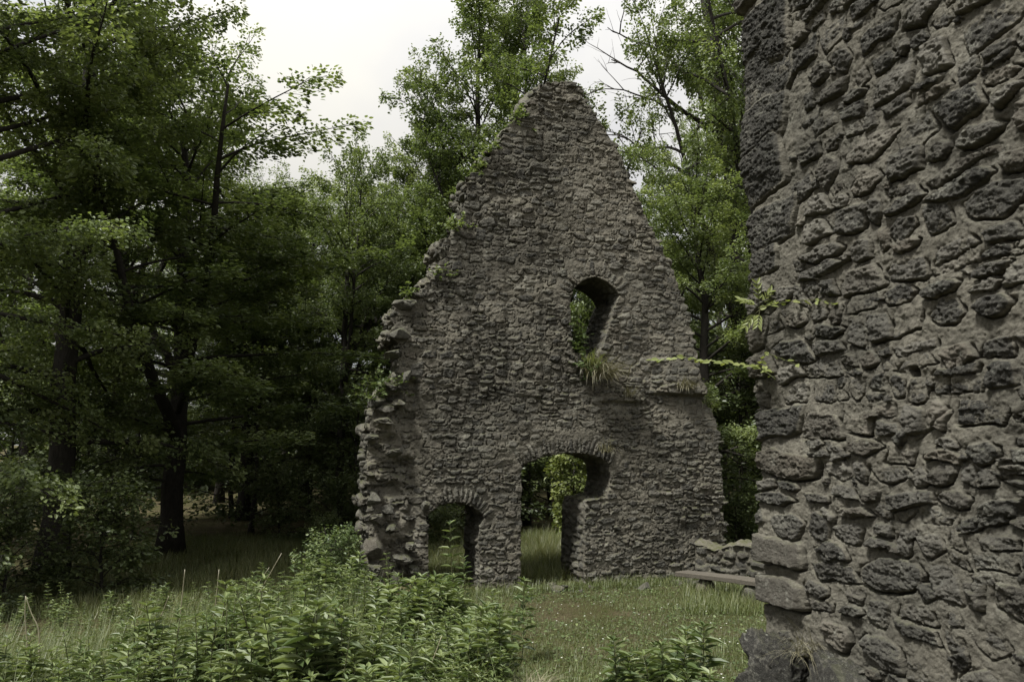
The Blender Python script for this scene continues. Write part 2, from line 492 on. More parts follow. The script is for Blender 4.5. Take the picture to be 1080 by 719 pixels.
# relief of the whole face: offset bands, ledges, the torn stub of the side wall
px_u = lambda x, y: guv(x, y)
Hh *= .68 + .5 * fbm(U * .8, V * .8, seed=52, o=3)
Hh += .05 * fbm(U * .9, V * .9, seed=5, o=3)
v415 = guv(500, 418)[1]
Hh += .028 * sst(.0, .35, fbm(U * 1.6, V * 0, seed=66) + .25) * sst(v415 - .02, v415 + .05, V + .05 * fbm(U * 2, V * 2, seed=9)) * sst(.2, -.6, U)
led = guv(720, 415)
Hh += .13 * sst(led[1] - .03, led[1] + .03, V + .06 * fbm(U * 3, V * 3, seed=19)) * sst(led[1] + 1.3, led[1] + .1, V) * sst(led[0] - .75, led[0] - .2, U + .2 * fbm(V * 5, U * 5, seed=67))
l2 = guv(655, 424)
Hh += .09 * sst(l2[1] - .02, l2[1] + .03, V) * sst(l2[1] + .8, l2[1] + .05, V) * np.exp(-((U - l2[0]) / .4) ** 4)
stub = sst(u_stub + .12, u_stub - .06, U + .05 * fbm(V * 4, U * 4, seed=2)) * sst(v_stub + .05, v_stub - .1, V)
Hh += stub * (-.10 + .13 * fbm(U * 4, V * 5.5, seed=31, o=4))
shd = guv(475, 470)
# pale washed mortar up the right slope and in patches
wth = np.zeros_like(Hh)
for (x, y, su, sv, amt) in ((640, 190, .35, 1.3, .75), (600, 100, .4, .5, .6), (570, 302, .35, .12, .9), (670, 240, .3, .8, .6), (640, 535, .12, .25, .5), (690, 440, .5, .35, .35), (405, 470, .35, .7, .95), (412, 560, .35, .8, 1.0), (590, 470, .6, .12, .3)):
    cu, cv = guv(x, y)
    wth = np.maximum(wth, amt * np.exp(-((U - cu) / su) ** 2 - ((V - cv) / sv) ** 2))
wth = np.clip(wth * (.85 + .9 * fbm(U * 3, V * 3, seed=12)) , 0, 1) * (.35 + .65 * (1 - Mk))
sd_out = lambda x, y: poly_sd(OUTu, x, y)
sd_in = lambda x, y: np.minimum.reduce([-poly_sd(MIDu, x, y), -poly_sd(DOORu, x, y), -poly_sd(WINu, x, y)])
Do, Di = sd_out(U, V), sd_in(U, V)
S = np.array([(s[0], s[1]) for s in st])
So, Si = sd_out(S[:, 0], S[:, 1]), sd_in(S[:, 0], S[:, 1])
has = Id >= 0
Do2 = np.where(has, .3 * Do + .7 * So[Id] + .025, Do - .02) + .02 * fbm(U * 8, V * 8, seed=44)
Di2 = np.where(has, .72 * Di + .28 * np.minimum(Si[Id], .1), Di) + .012 * fbm(U * 7, V * 7, seed=45)
inside = np.minimum(Do2, Di2) > 0
# no loose islands: smooth the mask a little
f = inside.astype(float)
for _ in range(2):
    f = (f + np.roll(f, 1, 0) + np.roll(f, -1, 0) + np.roll(f, 1, 1) + np.roll(f, -1, 1)) / 5
inside = f > .5
q = inside[:-1, :-1] & inside[1:, :-1] & inside[:-1, 1:] & inside[1:, 1:]
# keep the one large piece
lab = np.where(q, np.arange(q.size).reshape(q.shape), -1)
for _ in range(60):
    prev = lab.copy()
    for ax_ in (0, 1):
        for rev in (False, True):
            L = np.flip(lab, ax_) if rev else lab
            L = np.moveaxis(L, ax_, 0).copy()
            for i in range(1, L.shape[0]):
                ok = (L[i] >= 0) & (L[i - 1] >= 0)
                L[i] = np.where(ok, np.maximum(L[i], L[i - 1]), L[i])
            L = np.moveaxis(L, 0, ax_); lab = np.flip(L, ax_) if rev else L
    if np.array_equal(prev, lab): break
ids, cnt = np.unique(lab[lab >= 0], return_counts=True)
q = lab == ids[np.argmax(cnt)]
nv, nu = U.shape
vid = np.arange(nu * nv).reshape(nv, nu)
quads = np.stack([vid[:-1, :-1], vid[:-1, 1:], vid[1:, 1:], vid[1:, :-1]], -1)[q]
used = np.unique(quads); remap = np.full(nu * nv, -1); remap[used] = np.arange(len(used))
quads = remap[quads]
u_, v_, h_ = U.ravel()[used].copy(), V.ravel()[used].copy(), Hh.ravel()[used].copy()
mk_, tn_, wt_ = Mk.ravel()[used], Tn.ravel()[used], wth.ravel()[used]
E = np.concatenate([quads[:, [0, 1]], quads[:, [1, 2]], quads[:, [2, 3]], quads[:, [3, 0]]])
key = np.sort(E, 1); kk = key[:, 0].astype(np.int64) * (len(used) + 1) + key[:, 1]
_, first, c_ = np.unique(kk, return_index=True, return_counts=True)
BE = E[first[c_ == 1]]                               # directed boundary edges (interior on the left)
nxt = {}; prv = {}
nsum = np.zeros((len(used), 2)); deg = np.zeros(len(used))
for _ in range(3):                                   # take the stair steps out of the outline
    su = np.zeros(len(used)); sv_ = np.zeros(len(used)); dg = np.zeros(len(used))
    np.add.at(su, BE[:, 0], u_[BE[:, 1]]); np.add.at(sv_, BE[:, 0], v_[BE[:, 1]]); np.add.at(dg, BE[:, 0], 1)
    np.add.at(su, BE[:, 1], u_[BE[:, 0]]); np.add.at(sv_, BE[:, 1], v_[BE[:, 0]]); np.add.at(dg, BE[:, 1], 1)
    b = dg > 0
    u_[b] = .5 * u_[b] + .5 * su[b] / dg[b]; v_[b] = .5 * v_[b] + .5 * sv_[b] / dg[b]
ed = np.stack([u_[BE[:, 1]] - u_[BE[:, 0]], v_[BE[:, 1]] - v_[BE[:, 0]]], 1)
en = np.stack([ed[:, 1], -ed[:, 0]], 1)
np.add.at(nsum, BE[:, 0], en); np.add.at(nsum, BE[:, 1], en)
for _ in range(4):
    t = nsum.copy(); np.add.at(t, BE[:, 0], nsum[BE[:, 1]] * .5); np.add.at(t, BE[:, 1], nsum[BE[:, 0]] * .5)
    nsum = t / (np.linalg.norm(t, axis=1)[:, None] + 1e-9)
bv = np.unique(BE); bmap = np.full(len(used), -1); bmap[bv] = np.arange(len(bv))


def P3(u, v, w): return GO[None] + u[:, None] * GU[None] + w[:, None] * GN[None] + np.stack([np.zeros_like(v), np.zeros_like(v), v], 1)


def cells(u, v, w, s, seed):
    """stone-like lumps on the through-thickness faces"""
    X = np.stack([u, v * 1.7, w], 1) / s; X = X + .25 * np.stack([noise(X[:, 0] * 1.5, X[:, 1] * 1.5, X[:, 2] * 1.5, seed + i) for i in range(3)], 1)
    I0 = np.floor(X); f1 = np.full(len(X), 9.0); f2 = f1.copy(); tid = np.zeros(len(X))
    for dx in (-1, 0, 1):
        for dy in (-1, 0, 1):
            for dz in (-1, 0, 1):
                J = I0 + np.array([dx, dy, dz])
                jit = np.stack([_h(J[:, 0], J[:, 1], J[:, 2], seed + 7 * k + 1) for k in range(3)], 1)
                d = np.linalg.norm(J + jit - X, axis=1)
                nr = d < f1
                f2 = np.where(nr, f1, np.minimum(f2, d)); tid = np.where(nr, _h(J[:, 0], J[:, 1], J[:, 2], seed + 99), tid); f1 = np.where(nr, d, f1)
    e = sst(.03, .3, f2 - f1)
    return e, tid


NSTEP = 22
Vs = [P3(u_, v_, h_)]; at_s = [mk_]; at_t = [tn_]; at_w = [wt_]
off = len(used); rows = [bv]
isout = sd_in(u_[bv], v_[bv]) > .12
for k in range(1, NSTEP):
    w = h_[bv] * (1 - k / NSTEP) ** 2 - THICK * k / NSTEP
    e, tid = cells(u_[bv], v_[bv], w, .19, 13)
    am = np.where(isout, .10, .05)
    dd = am * (e * (.3 + .9 * tid) - .45) * min(1, k / 3)
    dd = dd + np.where(isout, .10, 0) * fbm(u_[bv] * 1.7, v_[bv] * 1.7, w * 2.5, seed=3, o=3) * min(1, k / 4)
    Vs.append(P3(u_[bv] + nsum[bv, 0] * dd, v_[bv] + nsum[bv, 1] * dd, w))
    at_s.append(e); at_t.append(tid); at_w.append(np.zeros(len(bv)))
    rows.append(off + np.arange(len(bv))); off += len(bv)
hb = -THICK - .6 * h_
Vs.append(P3(u_, v_, hb)); at_s.append(mk_); at_t.append(tn_); at_w.append(wt_ * 0)
rows.append(off + bv)
Fs = [quads, quads[:, ::-1] + off]
for a_, b_ in zip(rows[:-1], rows[1:]):
    Fs.append(np.stack([a_[bmap[BE[:, 0]]], b_[bmap[BE[:, 0]]], b_[bmap[BE[:, 1]]], a_[bmap[BE[:, 1]]]], 1))
gab = empty('ruined_gable_wall', GO)
tag(gab, 'tall triangular ruined stone gable wall with arched openings standing in the clearing', 'ruined wall')
Vall = np.concatenate(Vs) - GO[None]
me = make_mesh('rubble_masonry', Vall, Fs, {'stone': np.concatenate(at_s), 'tone': np.concatenate(at_t), 'weather': np.concatenate(at_w)})
link('rubble_masonry', me, M_GABLE, gab)


def rock_mesh(name, size, seed, sub=24, lump=.22, fine=.06, tn=(.35, 1), cut=(.62, 1.0), smooth=True):
    """a squared, weathered stone: superellipsoid with broken faces"""
    th = np.linspace(0, np.pi, sub + 1)[1:-1]; ph = np.linspace(0, 2 * np.pi, sub * 2, endpoint=False)
    PH, TH = np.meshgrid(ph, th)
    D = np.concatenate([[[0, 0, 1.0]], np.stack([np.sin(TH) * np.cos(PH), np.sin(TH) * np.sin(PH), np.cos(TH)], -1).reshape(-1, 3), [[0, 0, -1.0]]])
    p = 5.0; r = 1 / (np.sum(np.abs(D) ** p, 1)) ** (1 / p)
    P = D * r[:, None]
    k = 1 + lump * fbm(P[:, 0] * 1.3, P[:, 1] * 1.3, P[:, 2] * 1.3, seed, 3) + fine * (fbm(P[:, 0] * 4, P[:, 1] * 4, P[:, 2] * 4, seed + 5, 6, .72) - .6 * np.abs(fbm(P[:, 0] * 6, P[:, 1] * 6, P[:, 2] * 6, seed + 9, 5, .6)))
    P = P * k[:, None]
    rc = np.random.default_rng(seed + 1)
    for _ in range(9):                                  # broken flat faces
        nr = rc.normal(size=3); nr /= np.linalg.norm(nr); exs = np.maximum(0, P @ nr - rc.uniform(*cut)); P = P - exs[:, None] * nr * .9
    P = P * np.asarray(size) * .5
    ns, npz = len(ph), len(th)
    I = 1 + np.arange(ns * npz).reshape(npz, ns); J = np.roll(I, -1, 1)
    Q = np.stack([I[:-1], I[1:], J[1:], J[:-1]], -1).reshape(-1, 4)
    T = np.concatenate([np.stack([np.zeros(ns, int), I[0], J[0]], 1), np.stack([np.full(ns, len(P) - 1), J[-1], I[-1]], 1)])
    rg_ = np.random.default_rng(seed)
    return make_mesh(name, P, [Q, T], {'stone': np.ones(len(P)), 'tone': np.full(len(P), rg_.uniform(*tn)), 'weather': np.zeros(len(P))}, smooth)


# bonding stones left sticking out where the side wall was torn away
toothing = [(394, 525, 17, 9), (407, 537, 13, 9), (397, 547, 26, 9), (412, 556, 14, 7), (396, 578, 23, 15), (425, 587, 20, 7), (430, 575, 9, 8),
            (393, 601, 15, 9), (428, 398, 11, 11), (396, 424, 18, 9), (404, 430, 16, 7), (414, 408, 16, 7), (421, 425, 12, 6), (392, 461, 14, 6),
            (418, 477, 18, 6), (390, 500, 12, 5), 
            (404, 444, 22, 7), (447, 533, 9, 8), (416, 612, 8, 12), (437, 600, 12, 8),
            (420, 352, 24, 9), (412, 373, 14, 7), (468, 262, 14, 16), (466, 262, 14, 12), (495, 205, 14, 9), (480, 252, 16, 8), (440, 312, 20, 8), (425, 322, 22, 9)]
for k, (x, y, w, h) in enumerate(toothing):
    u, v = guv(x, y); s = 12.9 / F
    me = rock_mesh('projecting_stone', (w * s * 1.1, .34, h * s * 1.35), 300 + k, 14, .35, .3, (.2, .8), (.45, .85), False)
    o = link('projecting_stone', me, M_GABLE, gab, gpos(u, v, rg.uniform(.0, .09) if x < 450 else -.12) - GO)
    o.rotation_euler = (rg.normal() * .12, rg.normal() * .1, GA + rg.normal() * .2)

# ------------------------------------------------------------------ the near wall on the right
ED = np.array([(798 - CX) / F * 6.5, 6.5, 0.0])
WD = np.array([.31, -1, 0.0]); WD /= np.linalg.norm(WD)
WN = np.array([WD[1], -WD[0], 0.0]);
if WN @ (-ED) < 0: WN = -WN
WT = .95; LF, LB = 4.6, 2.5
tg = np.concatenate([np.arange(-WT - LB, -WT - .05, .03), np.arange(-WT - .05, -.12, .016), np.arange(-.12, 3.0, .0068), np.arange(3.0, LF, .02)])
vgn = np.concatenate([np.arange(-.25, 5.9, .0068), np.arange(5.9, 6.6, .014)])
rg = np.random.default_rng(21)
sts = []
v = -.3
dirq = 1
while v < 6.8:                                        # quoins up the corner
    h = rg.uniform(.2, .34)
    if not (.55 < v < .62):
        L1 = rg.uniform(.26, .34) if dirq > 0 else rg.uniform(.17, .24)
        sts.append((L1 * .5 - .10, v + h / 2, L1 * .5 + .10, h * .46, rg.normal() * .03, 4.5, rg.uniform(.015, .055)))
    v += h + .02; dirq *= -1
# two dressed blocks seen at the corner
def npx(x, y):
    r = ray(x, y); t = ((ED - EYE) @ WN) / (r @ WN); q_ = EYE + r * t - ED
    return q_ @ WD, q_[2]
sts = [s for s in sts if not (npx(800, 655)[1] < s[1] < npx(800, 560)[1])]
for x0, y0, x1, y1, pr in ((800, 563, 848, 602, .075), (803, 603, 851, 648, .07)):
    (ua, va), (ub, vb) = npx(x0, y0), npx(x1, y1)
    sts.append(((ub - .2) / 2, (va + vb) / 2, (ub + .2) / 2, abs(va - vb) / 2, .03, 8, pr, .38))
QU = [(787, 8, 833, 54), (788, 57, 838, 104), (789, 106, 838, 150), (789, 157, 831, 199), (790, 222, 840, 254), (792, 262, 822, 288), (795, 430, 846, 462), (797, 470, 858, 508), (797, 515, 842, 536)]
QV = []; QS = []
for x0, y0, x1, y1 in QU:
    (ua, va), (ub, vb) = npx(x0, y0), npx(x1, y1); vc, hv = (va + vb) / 2, abs(va - vb) / 2
    sts = [s_ for s_ in sts if s_[5] >= 8 or abs(s_[1] - vc) > hv + s_[3] * .8]
    QS.append(((ub - .16) / 2, vc, (ub + .16) / 2, hv * rg.uniform(.8, .92), rg.normal() * .06, 3.5, rg.uniform(.012, .035), rg.uniform(0, .2))); QV.append((vc, hv, ub))
BL = [s_ for s_ in sts if s_[5] >= 8]; sts = [s_ for s_ in sts if s_[5] < 8]
for s_ in BL: QV.append((s_[1], s_[3], s_[0] + s_[2]))
sts += courses(-WT - LB, LF, -.3, 6.8, (.10, .27), (.16, .5), rg, (-.012, .042), .68, lambda u, v: any(abs(v - a_) < b_ + .03 and -.2 < u < c_ + .05 for a_, b_, c_ in QV) or (-.15 < u < .3 and rg.random() < .5))
sts = [s_ for s_ in sts if not any(-.3 < s_[0] - s_[2] < b_[0] + b_[2] - .03 and abs(s_[1] - b_[1]) < s_[3] + b_[3] - .03 for b_ in BL)]
sts += QS + BL
sts = [(*s_[:4], s_[4] + .11 * float(sst(2.4, 4.2, np.array(s_[1]))) * (s_[5] < 8), *s_[5:]) for s_ in sts]
Un, Vn, Hn, Mn, Tnn, In = raster(tg, vgn, sts, 177, rough=.022, warp=.034, mort=.02, gap=.14, sink=.017, wf=6)
Hn += .035 * fbm(Un * 1.3, Vn * 1.3, seed=6, o=3)
# a crack and a small putlog hole
hx, hy = npx(966, 392)
Hn -= .10 * np.exp(-((Un - hx) / .035) ** 6 - ((Vn - hy) / .03) ** 6)
for pts in ([(972, 0), (975, 40), (972, 70), (977, 110), (973, 130)], [(1010, 385), (1003, 400), (1000, 430), (985, 450), (965, 465)]):
    pp = np.array([npx(*p) for p in pts])
    for (a0, b0), (a1, b1) in zip(pp[:-1], pp[1:]):
        ex, ey = a1 - a0, b1 - b0
        uu, vv = Un + .012 * fbm(Un * 12, Vn * 12, seed=71), Vn
        t = np.clip(((uu - a0) * ex + (vv - b0) * ey) / (ex * ex + ey * ey), 0, 1)
        d = np.hypot(uu - a0 - t * ex, vv - b0 - t * ey)
        Hn -= .03 * np.exp(-(d / .008) ** 2)
tt = np.abs(tg)
# path with rounded corners at t=0 (front/end) and t=-WT (end/back)
k1 = sst(-.07, .07, tg)[:, None]; k2 = sst(-WT - .07, -WT + .07, tg)[:, None]
ENDN = -WD
Nn = k2 * (k1 * WN + (1 - k1) * ENDN) + (1 - k2) * (-WN); Nn /= np.linalg.norm(Nn, axis=1)[:, None] + 1e-9
front = np.maximum(tg, 0)[:, None] * WD; end = np.clip(tg, -WT, 0)[:, None] * WN; back = np.maximum(-WT - tg, 0)[:, None] * WD
Pth = ED[None] + front + end + back
lean = .025 * fbm(vgn * .9, vgn * 0 + 3, seed=15, o=3)
taper = np.where(vgn > 5.9, (vgn - 5.9) * .0, 0)
Pn = Pth[None] + Nn[None] * (Hn + taper[:, None])[..., None]
Pn[..., 2] = Vn
Pn[..., :2] += (ENDN[:2] * 1.0)[None, None] * (lean[:, None] * np.exp(-(np.maximum(tg, 0) / .8) ** 2)[None])[..., None]
# broken top line
topz = 6.1 + .3 * fbm(tg * 1.5, tg * 0, seed=23, o=4) + .25 * np.sin(tg * .8)
Pn[..., 2] = np.minimum(Pn[..., 2], topz[None] + .0 * Pn[..., 2])
nv2, nt2 = Un.shape
vi = np.arange(nv2 * nt2).reshape(nv2, nt2)
Fn = np.stack([vi[:-1, :-1], vi[:-1, 1:], vi[1:, 1:], vi[1:, :-1]], -1).reshape(-1, 4)
# cap the top between front and back faces
topi = vi[-1]
nfr = np.where(tg >= 0)[0]; nbk = np.where(tg <= -WT)[0]
pf = Pn[-1, nfr]; capV = []; base = nv2 * nt2
s_f = tg[nfr]; steps = 8
bk = Pth[nbk[::-1]]; sb = (-WT - tg[nbk[::-1]])
capF = []
sel = np.linspace(0, len(nfr) - 1, 90).astype(int)
rowsC = []
for k in range(steps + 1):
    base_p = Pn[-1, nfr[sel]] - WN[None] * (WT * k / steps)
    base_p = base_p + np.array([0, 0, 1])[None] * (.10 * fbm(base_p[:, 0] * 3, base_p[:, 1] * 3, seed=3, o=4) * (0 if k in (0, steps) else 1) + (0 if k == 0 else .01))[:, None]
    capV.append(base_p); rowsC.append(base + np.arange(len(sel)) + k * len(sel))
for a_, b_ in zip(rowsC[:-1], rowsC[1:]):
    capF.append(np.stack([a_[:-1], a_[1:], b_[1:], b_[:-1]], 1))
capV = np.concatenate(capV)
Vn_all = np.concatenate([Pn.reshape(-1, 3), capV]) - ED
ex = np.zeros(len(capV))
wn = np.clip(.5 * fbm(Un * 2.2, Vn * 2.2, seed=61), 0, .4) * (1 - Mn)
near = empty('near_wall', ED)
tag(near, 'large close rubble stone wall with thick mortar and corner blocks along the right', 'ruined wall')
me = make_mesh('rubble_masonry', Vn_all, [Fn] + capF, {'stone': np.concatenate([Mn.ravel(), ex]), 'tone': np.concatenate([Tnn.ravel(), ex + .5]), 'weather': np.concatenate([wn.ravel(), ex])})
link('rubble_masonry', me, M_NEAR, near)

# boulders lying at the foot of the near wall
for (x, y, Yd, size, rz, lb) in ((830, 712, 6.25, (.56, .5, .54), .5, 'dark rough boulder at the corner foot of the near wall'),
                                 (905, 735, 5.55, (.8, .5, .45), -1.2, 'low dark boulder half hidden along the base of the near wall')):
    c_ = at_depth(x, y, Yd)
    o = link('boulder', rock_mesh('boulder', size, int(x), 90, .4, .3, (.0, .2)), M_BOULDER, None, (c_[0], c_[1], c_[2]))
    o.rotation_euler = (.1, .15, rz); tag(o, lb, 'boulder')

rg = np.random.default_rng(77)
for k in range(16):
    uu = rg.uniform(-.6, 2.4); dd = rg.uniform(.12, .7); q_ = GO + GU * uu + GN * dd
    sz = rg.uniform(.1, .26) * np.array([1, .8, .6]); me = rock_mesh('fallen_stone', sz, 700 + k, 16, .4, .25, (.2, .9), (.5, .9), False)
    o = link('fallen_stone', me, M_GABLE, None, (q_[0], q_[1], float(ground_z(q_[0], q_[1])) + sz[2] * .1)); o.rotation_euler = (rg.normal() * .3, rg.normal() * .3, rg.uniform(0, 6))
    tag(o, 'small fallen stone lying in the grass along the foot of the gable', 'stone', 'fallen stones at the gable foot')

# ------------------------------------------------------------------ low wall stub and plank bench
lw0 = at_depth(733, 575, 14.0); lw1 = at_depth(880, 580, 12.6)
du = lw1 - lw0; du[2] = 0; Ll = np.linalg.norm(du); du /= Ll; dn = np.array([du[1], -du[0], 0])
ul = np.arange(0, Ll, .02); zl = np.arange(-.5, .52, .02)
sl_ = courses(0, Ll, -.5, .6, (.1, .18), (.15, .32), np.random.default_rng(8), (0, .06), .7)
Ul, Vl, Hl, Ml, Tl, _ = raster(ul, zl, sl_, 91, .02, .03, .02, .04)
topl = .44 + .1 * fbm(ul * 3, ul * 0, seed=4, o=4)
Zl = np.minimum(Vl, topl[None])
Pl = lw0[None, None] * np.array([1, 1, 0]) + Ul[..., None] * du + Hl[..., None] * dn; Pl[..., 2] = Zl
rowsL = [Pl[i] for i in range(len(zl))]
for k in range(1, 14):
    p_ = Pl[-1] - dn * (.6 * k / 13); p_[:, 2] += .05 * fbm(p_[:, 0] * 6, p_[:, 1] * 6, seed=2, o=3) + .06 * math.sin(math.pi * k / 13)
    rowsL.append(p_)
p_ = rowsL[-1].copy(); p_[:, 2] = -.5; rowsL.append(p_)
Pl = np.stack(rowsL); nn, mm = Pl.shape[:2]; il = np.arange(nn * mm).reshape(nn, mm)
Fl = np.stack([il[:-1, :-1], il[:-1, 1:], il[1:, 1:], il[1:, :-1]], -1).reshape(-1, 4)
endc = [np.concatenate([il[:, 0][::-1]])[None], il[:, -1][None]]
pad = lambda A: np.concatenate([A.ravel(), np.full(nn * mm - A.size, .4)])
low_o = np.array([lw0[0], lw0[1], 0])
o = link('low_wall', make_mesh('low_wall', Pl.reshape(-1, 3) - low_o, [Fl] + endc, {'stone': pad(Ml), 'tone': pad(Tl), 'weather': pad(Ml * 0)}), M_GABLE, None, low_o)
tag(o, 'low mossy rubble wall behind the plank bench', 'low wall')

b0, b1 = at_depth(719, 604, 13.05), at_depth(850, 622, 11.2)
bd = b1 - b0; bl = np.linalg.norm(bd); bd /= bl
sd = np.cross(bd, [0, 0, 1]); sd /= np.linalg.norm(sd); bu = np.cross(sd, bd)
bench = empty('plank_bench', b0); tag(bench, 'grey weathered plank bench resting on stones before the low wall', 'bench')
mb = MB(); ks = np.linspace(0, 1, 30); prof = [(-.15, -.035), (-.155, -.03), (-.155, .022), (-.145, .032), (.145, .035), (.155, .025), (.155, -.03), (.148, -.036)]
Vp = np.array([[bd * bl * t + sd * (a_ + .006 * noise(np.array([t * 9]), np.array([a_ * 3.0]))[0]) + bu * (b_ + .02 * math.sin(t * 3) + .004 * noise(np.array([t * 20]), np.array([b_ * 50]))[0]) for a_, b_ in prof] for t in ks])
ip = np.arange(30 * 8).reshape(30, 8); jp = np.roll(ip, -1, 1)
mb.add(Vp.reshape(-1, 3), [np.stack([ip[:-1], jp[:-1], jp[1:], ip[1:]], -1).reshape(-1, 4), ip[0][None], ip[-1][::-1][None]])
link('seat', mb.mesh('seat', False), M_WOOD, bench)
for t in (.2, .62, .93):
    pc = bd * bl * t
    wz = b0[2] + pc[2] - .035; gz_ = float(ground_z(b0[0] + pc[0], b0[1] + pc[1]))
    hh_ = max(.12, wz - gz_ + .1)
    o = link('leg', rock_mesh('leg', (.3, .32, hh_), int(t * 100), 14, .2, .12), M_GABLE, bench, pc + np.array([0, 0, -.035 - hh_ / 2 + .01]))

# ------------------------------------------------------------------ trees
def arc_path(p, d, L, n, bend, rg_, wob=.05):
    P = [np.array(p, float)]; d = np.array(d, float); d /= np.linalg.norm(d)
    for i in range(n - 1):
        d = d + np.array([0, 0, bend / n]) + rg_.normal(size=3) * wob; d /= np.linalg.norm(d)
        P.append(P[-1] + d * L / (n - 1))
    return np.array(P)


def tree_meshes(seed, H, R, base, tr, nprim=30, leaf=.085, dens=150, fork=0, wmax=.45, top=.5, sparse=1.0, up=.25):
    rg_ = np.random.default_rng(seed)
    wood, lv = MB(), MB()
    nT = 14
    tz = np.linspace(0, H * .86, nT)
    wx_ = np.cumsum(rg_.normal(size=nT) * .05 * H / 14); wy_ = np.cumsum(rg_.normal(size=nT) * .05 * H / 14)
    TP = np.stack([wx_ - wx_[0], wy_ - wy_[0], tz], 1)
    TR = tr * (1 - tz / H / .9) ** .8 + .012; TR[0] *= 1.45
    wood.tube(TP, TR, 9)
    stems = [(TP, base)]
    for k in range(fork):
        i = rg_.integers(3, 6); an = rg_.uniform(0, 6.28)
        pf_ = arc_path(TP[i], (math.cos(an) * .6, math.sin(an) * .6, 1), H * .5, 8, .35, rg_, .06)
        wood.tube(pf_, np.linspace(TR[i] * .75, .02, 8), 7); stems.append((pf_, .35))
    LP, LD, LN, LT = [], [], [], []
    for si, (SP, bs) in enumerate(stems):
        npr = nprim if si == 0 else nprim // 3
        zf = (np.arange(npr) + rg_.random(npr)) / npr
        for i, f_ in enumerate(zf):
            hf = bs + (1 - bs) * f_ * .98
            k = hf * (len(SP) - 1); i0 = min(int(k), len(SP) - 2); p = SP[i0] + (SP[i0 + 1] - SP[i0]) * (k - i0)
            prof_ = .62 + .38 * f_ / .35 if f_ < .35 else 1 - (1 - top) * ((f_ - .35) / .65) ** 2
            Lp = R * prof_ * rg_.uniform(.6, 1.1)
            if si: Lp *= .6
            an = i * 2.4 + rg_.normal() * .5
            el = up + .95 * f_ ** 1.6 + rg_.normal() * .14
            bp_ = arc_path(p, (math.cos(an) * math.cos(el), math.sin(an) * math.cos(el), math.sin(el)), Lp, 8, -.35 + .1 * rg_.normal(), rg_, .07)
            r0 = max(.012, .028 * Lp / 3 + tr * .14 * (1 - f_))
            wood.tube(bp_, np.linspace(r0, .006, 8), 5, cap=False)
            nsec = max(4, int(Lp * 3.0))
            for j in range(nsec):
                if rg_.random() > sparse: continue
                t = .22 + .78 * (j + rg_.random()) / nsec
                kk_ = t * 7; a0_ = min(int(kk_), 6); q0 = bp_[a0_] + (bp_[a0_ + 1] - bp_[a0_]) * (kk_ - a0_)
                dr = bp_[a0_ + 1] - bp_[a0_]; dr /= np.linalg.norm(dr)
                sdv = np.cross(dr, [0, 0, 1]); sdv /= np.linalg.norm(sdv) + 1e-9
                sg = 1 if j % 2 else -1
                sp = sg * rg_.uniform(.5, 1.1) if t < .93 else rg_.normal() * .2
                dd = dr + sdv * sp; dd[2] = dd[2] * .3 + rg_.normal() * .12
                ls = rg_.uniform(.5, 1.0) * (.45 + .32 * Lp * (1 - t))
                sec = arc_path(q0, dd, ls, 5, -.25, rg_, .08)
                wood.tube(sec, np.linspace(.009, .003, 5), 3, cap=False)
                nl = int(ls * dens * rg_.uniform(.6, 1.3))
                s_ = rg_.random(nl) ** .8
                kk2 = s_ * 3.999; c0 = kk2.astype(int); fr = (kk2 - c0)[:, None]
                pos = sec[c0] + (sec[c0 + 1] - sec[c0]) * fr
                d0 = dd / np.linalg.norm(dd); lat = np.cross(d0, [0, 0, 1]); lat /= np.linalg.norm(lat) + 1e-9
                wv = rg_.uniform(-1, 1, nl) * wmax * (1.05 - .75 * s_)
                tiltz = rg_.normal() * .2
                pos = pos + lat * wv[:, None] + np.stack([np.zeros(nl), np.zeros(nl), rg_.normal(size=nl) * .085 - .35 * wv ** 2 + tiltz * wv], 1)
                LP.append(pos)
                LD.append(d0[None] * .8 + lat[None] * np.sign(wv)[:, None] * .8 + rg_.normal(size=(nl, 3)) * .35 + np.array([0, 0, -.15]))
                LN.append(np.array([0, 0, 1.0])[None] + rg_.normal(size=(nl, 3)) * .52)
                LT.append(np.clip(.5 + .22 * rg_.normal() + .17 * rg_.normal(size=nl), 0, 1))
    LP, LD, LN, LT = map(np.concatenate, (LP, LD, LN, LT))
    m_ = len(LP); Ls = leaf * rg_.uniform(.7, 1.25, m_)
    lv.leaves(LP, LD, LN, Ls, Ls * .62, LT, .12)
    return wood.mesh('trunk'), lv.mesh('crown', False), m_


PROTO = {}
def proto(key, mat, **kw):
    w, l, m_ = tree_meshes(**kw); w.materials.append(M_BARK); l.materials.append(mat)
    PROTO[key] = (w, l); return m_


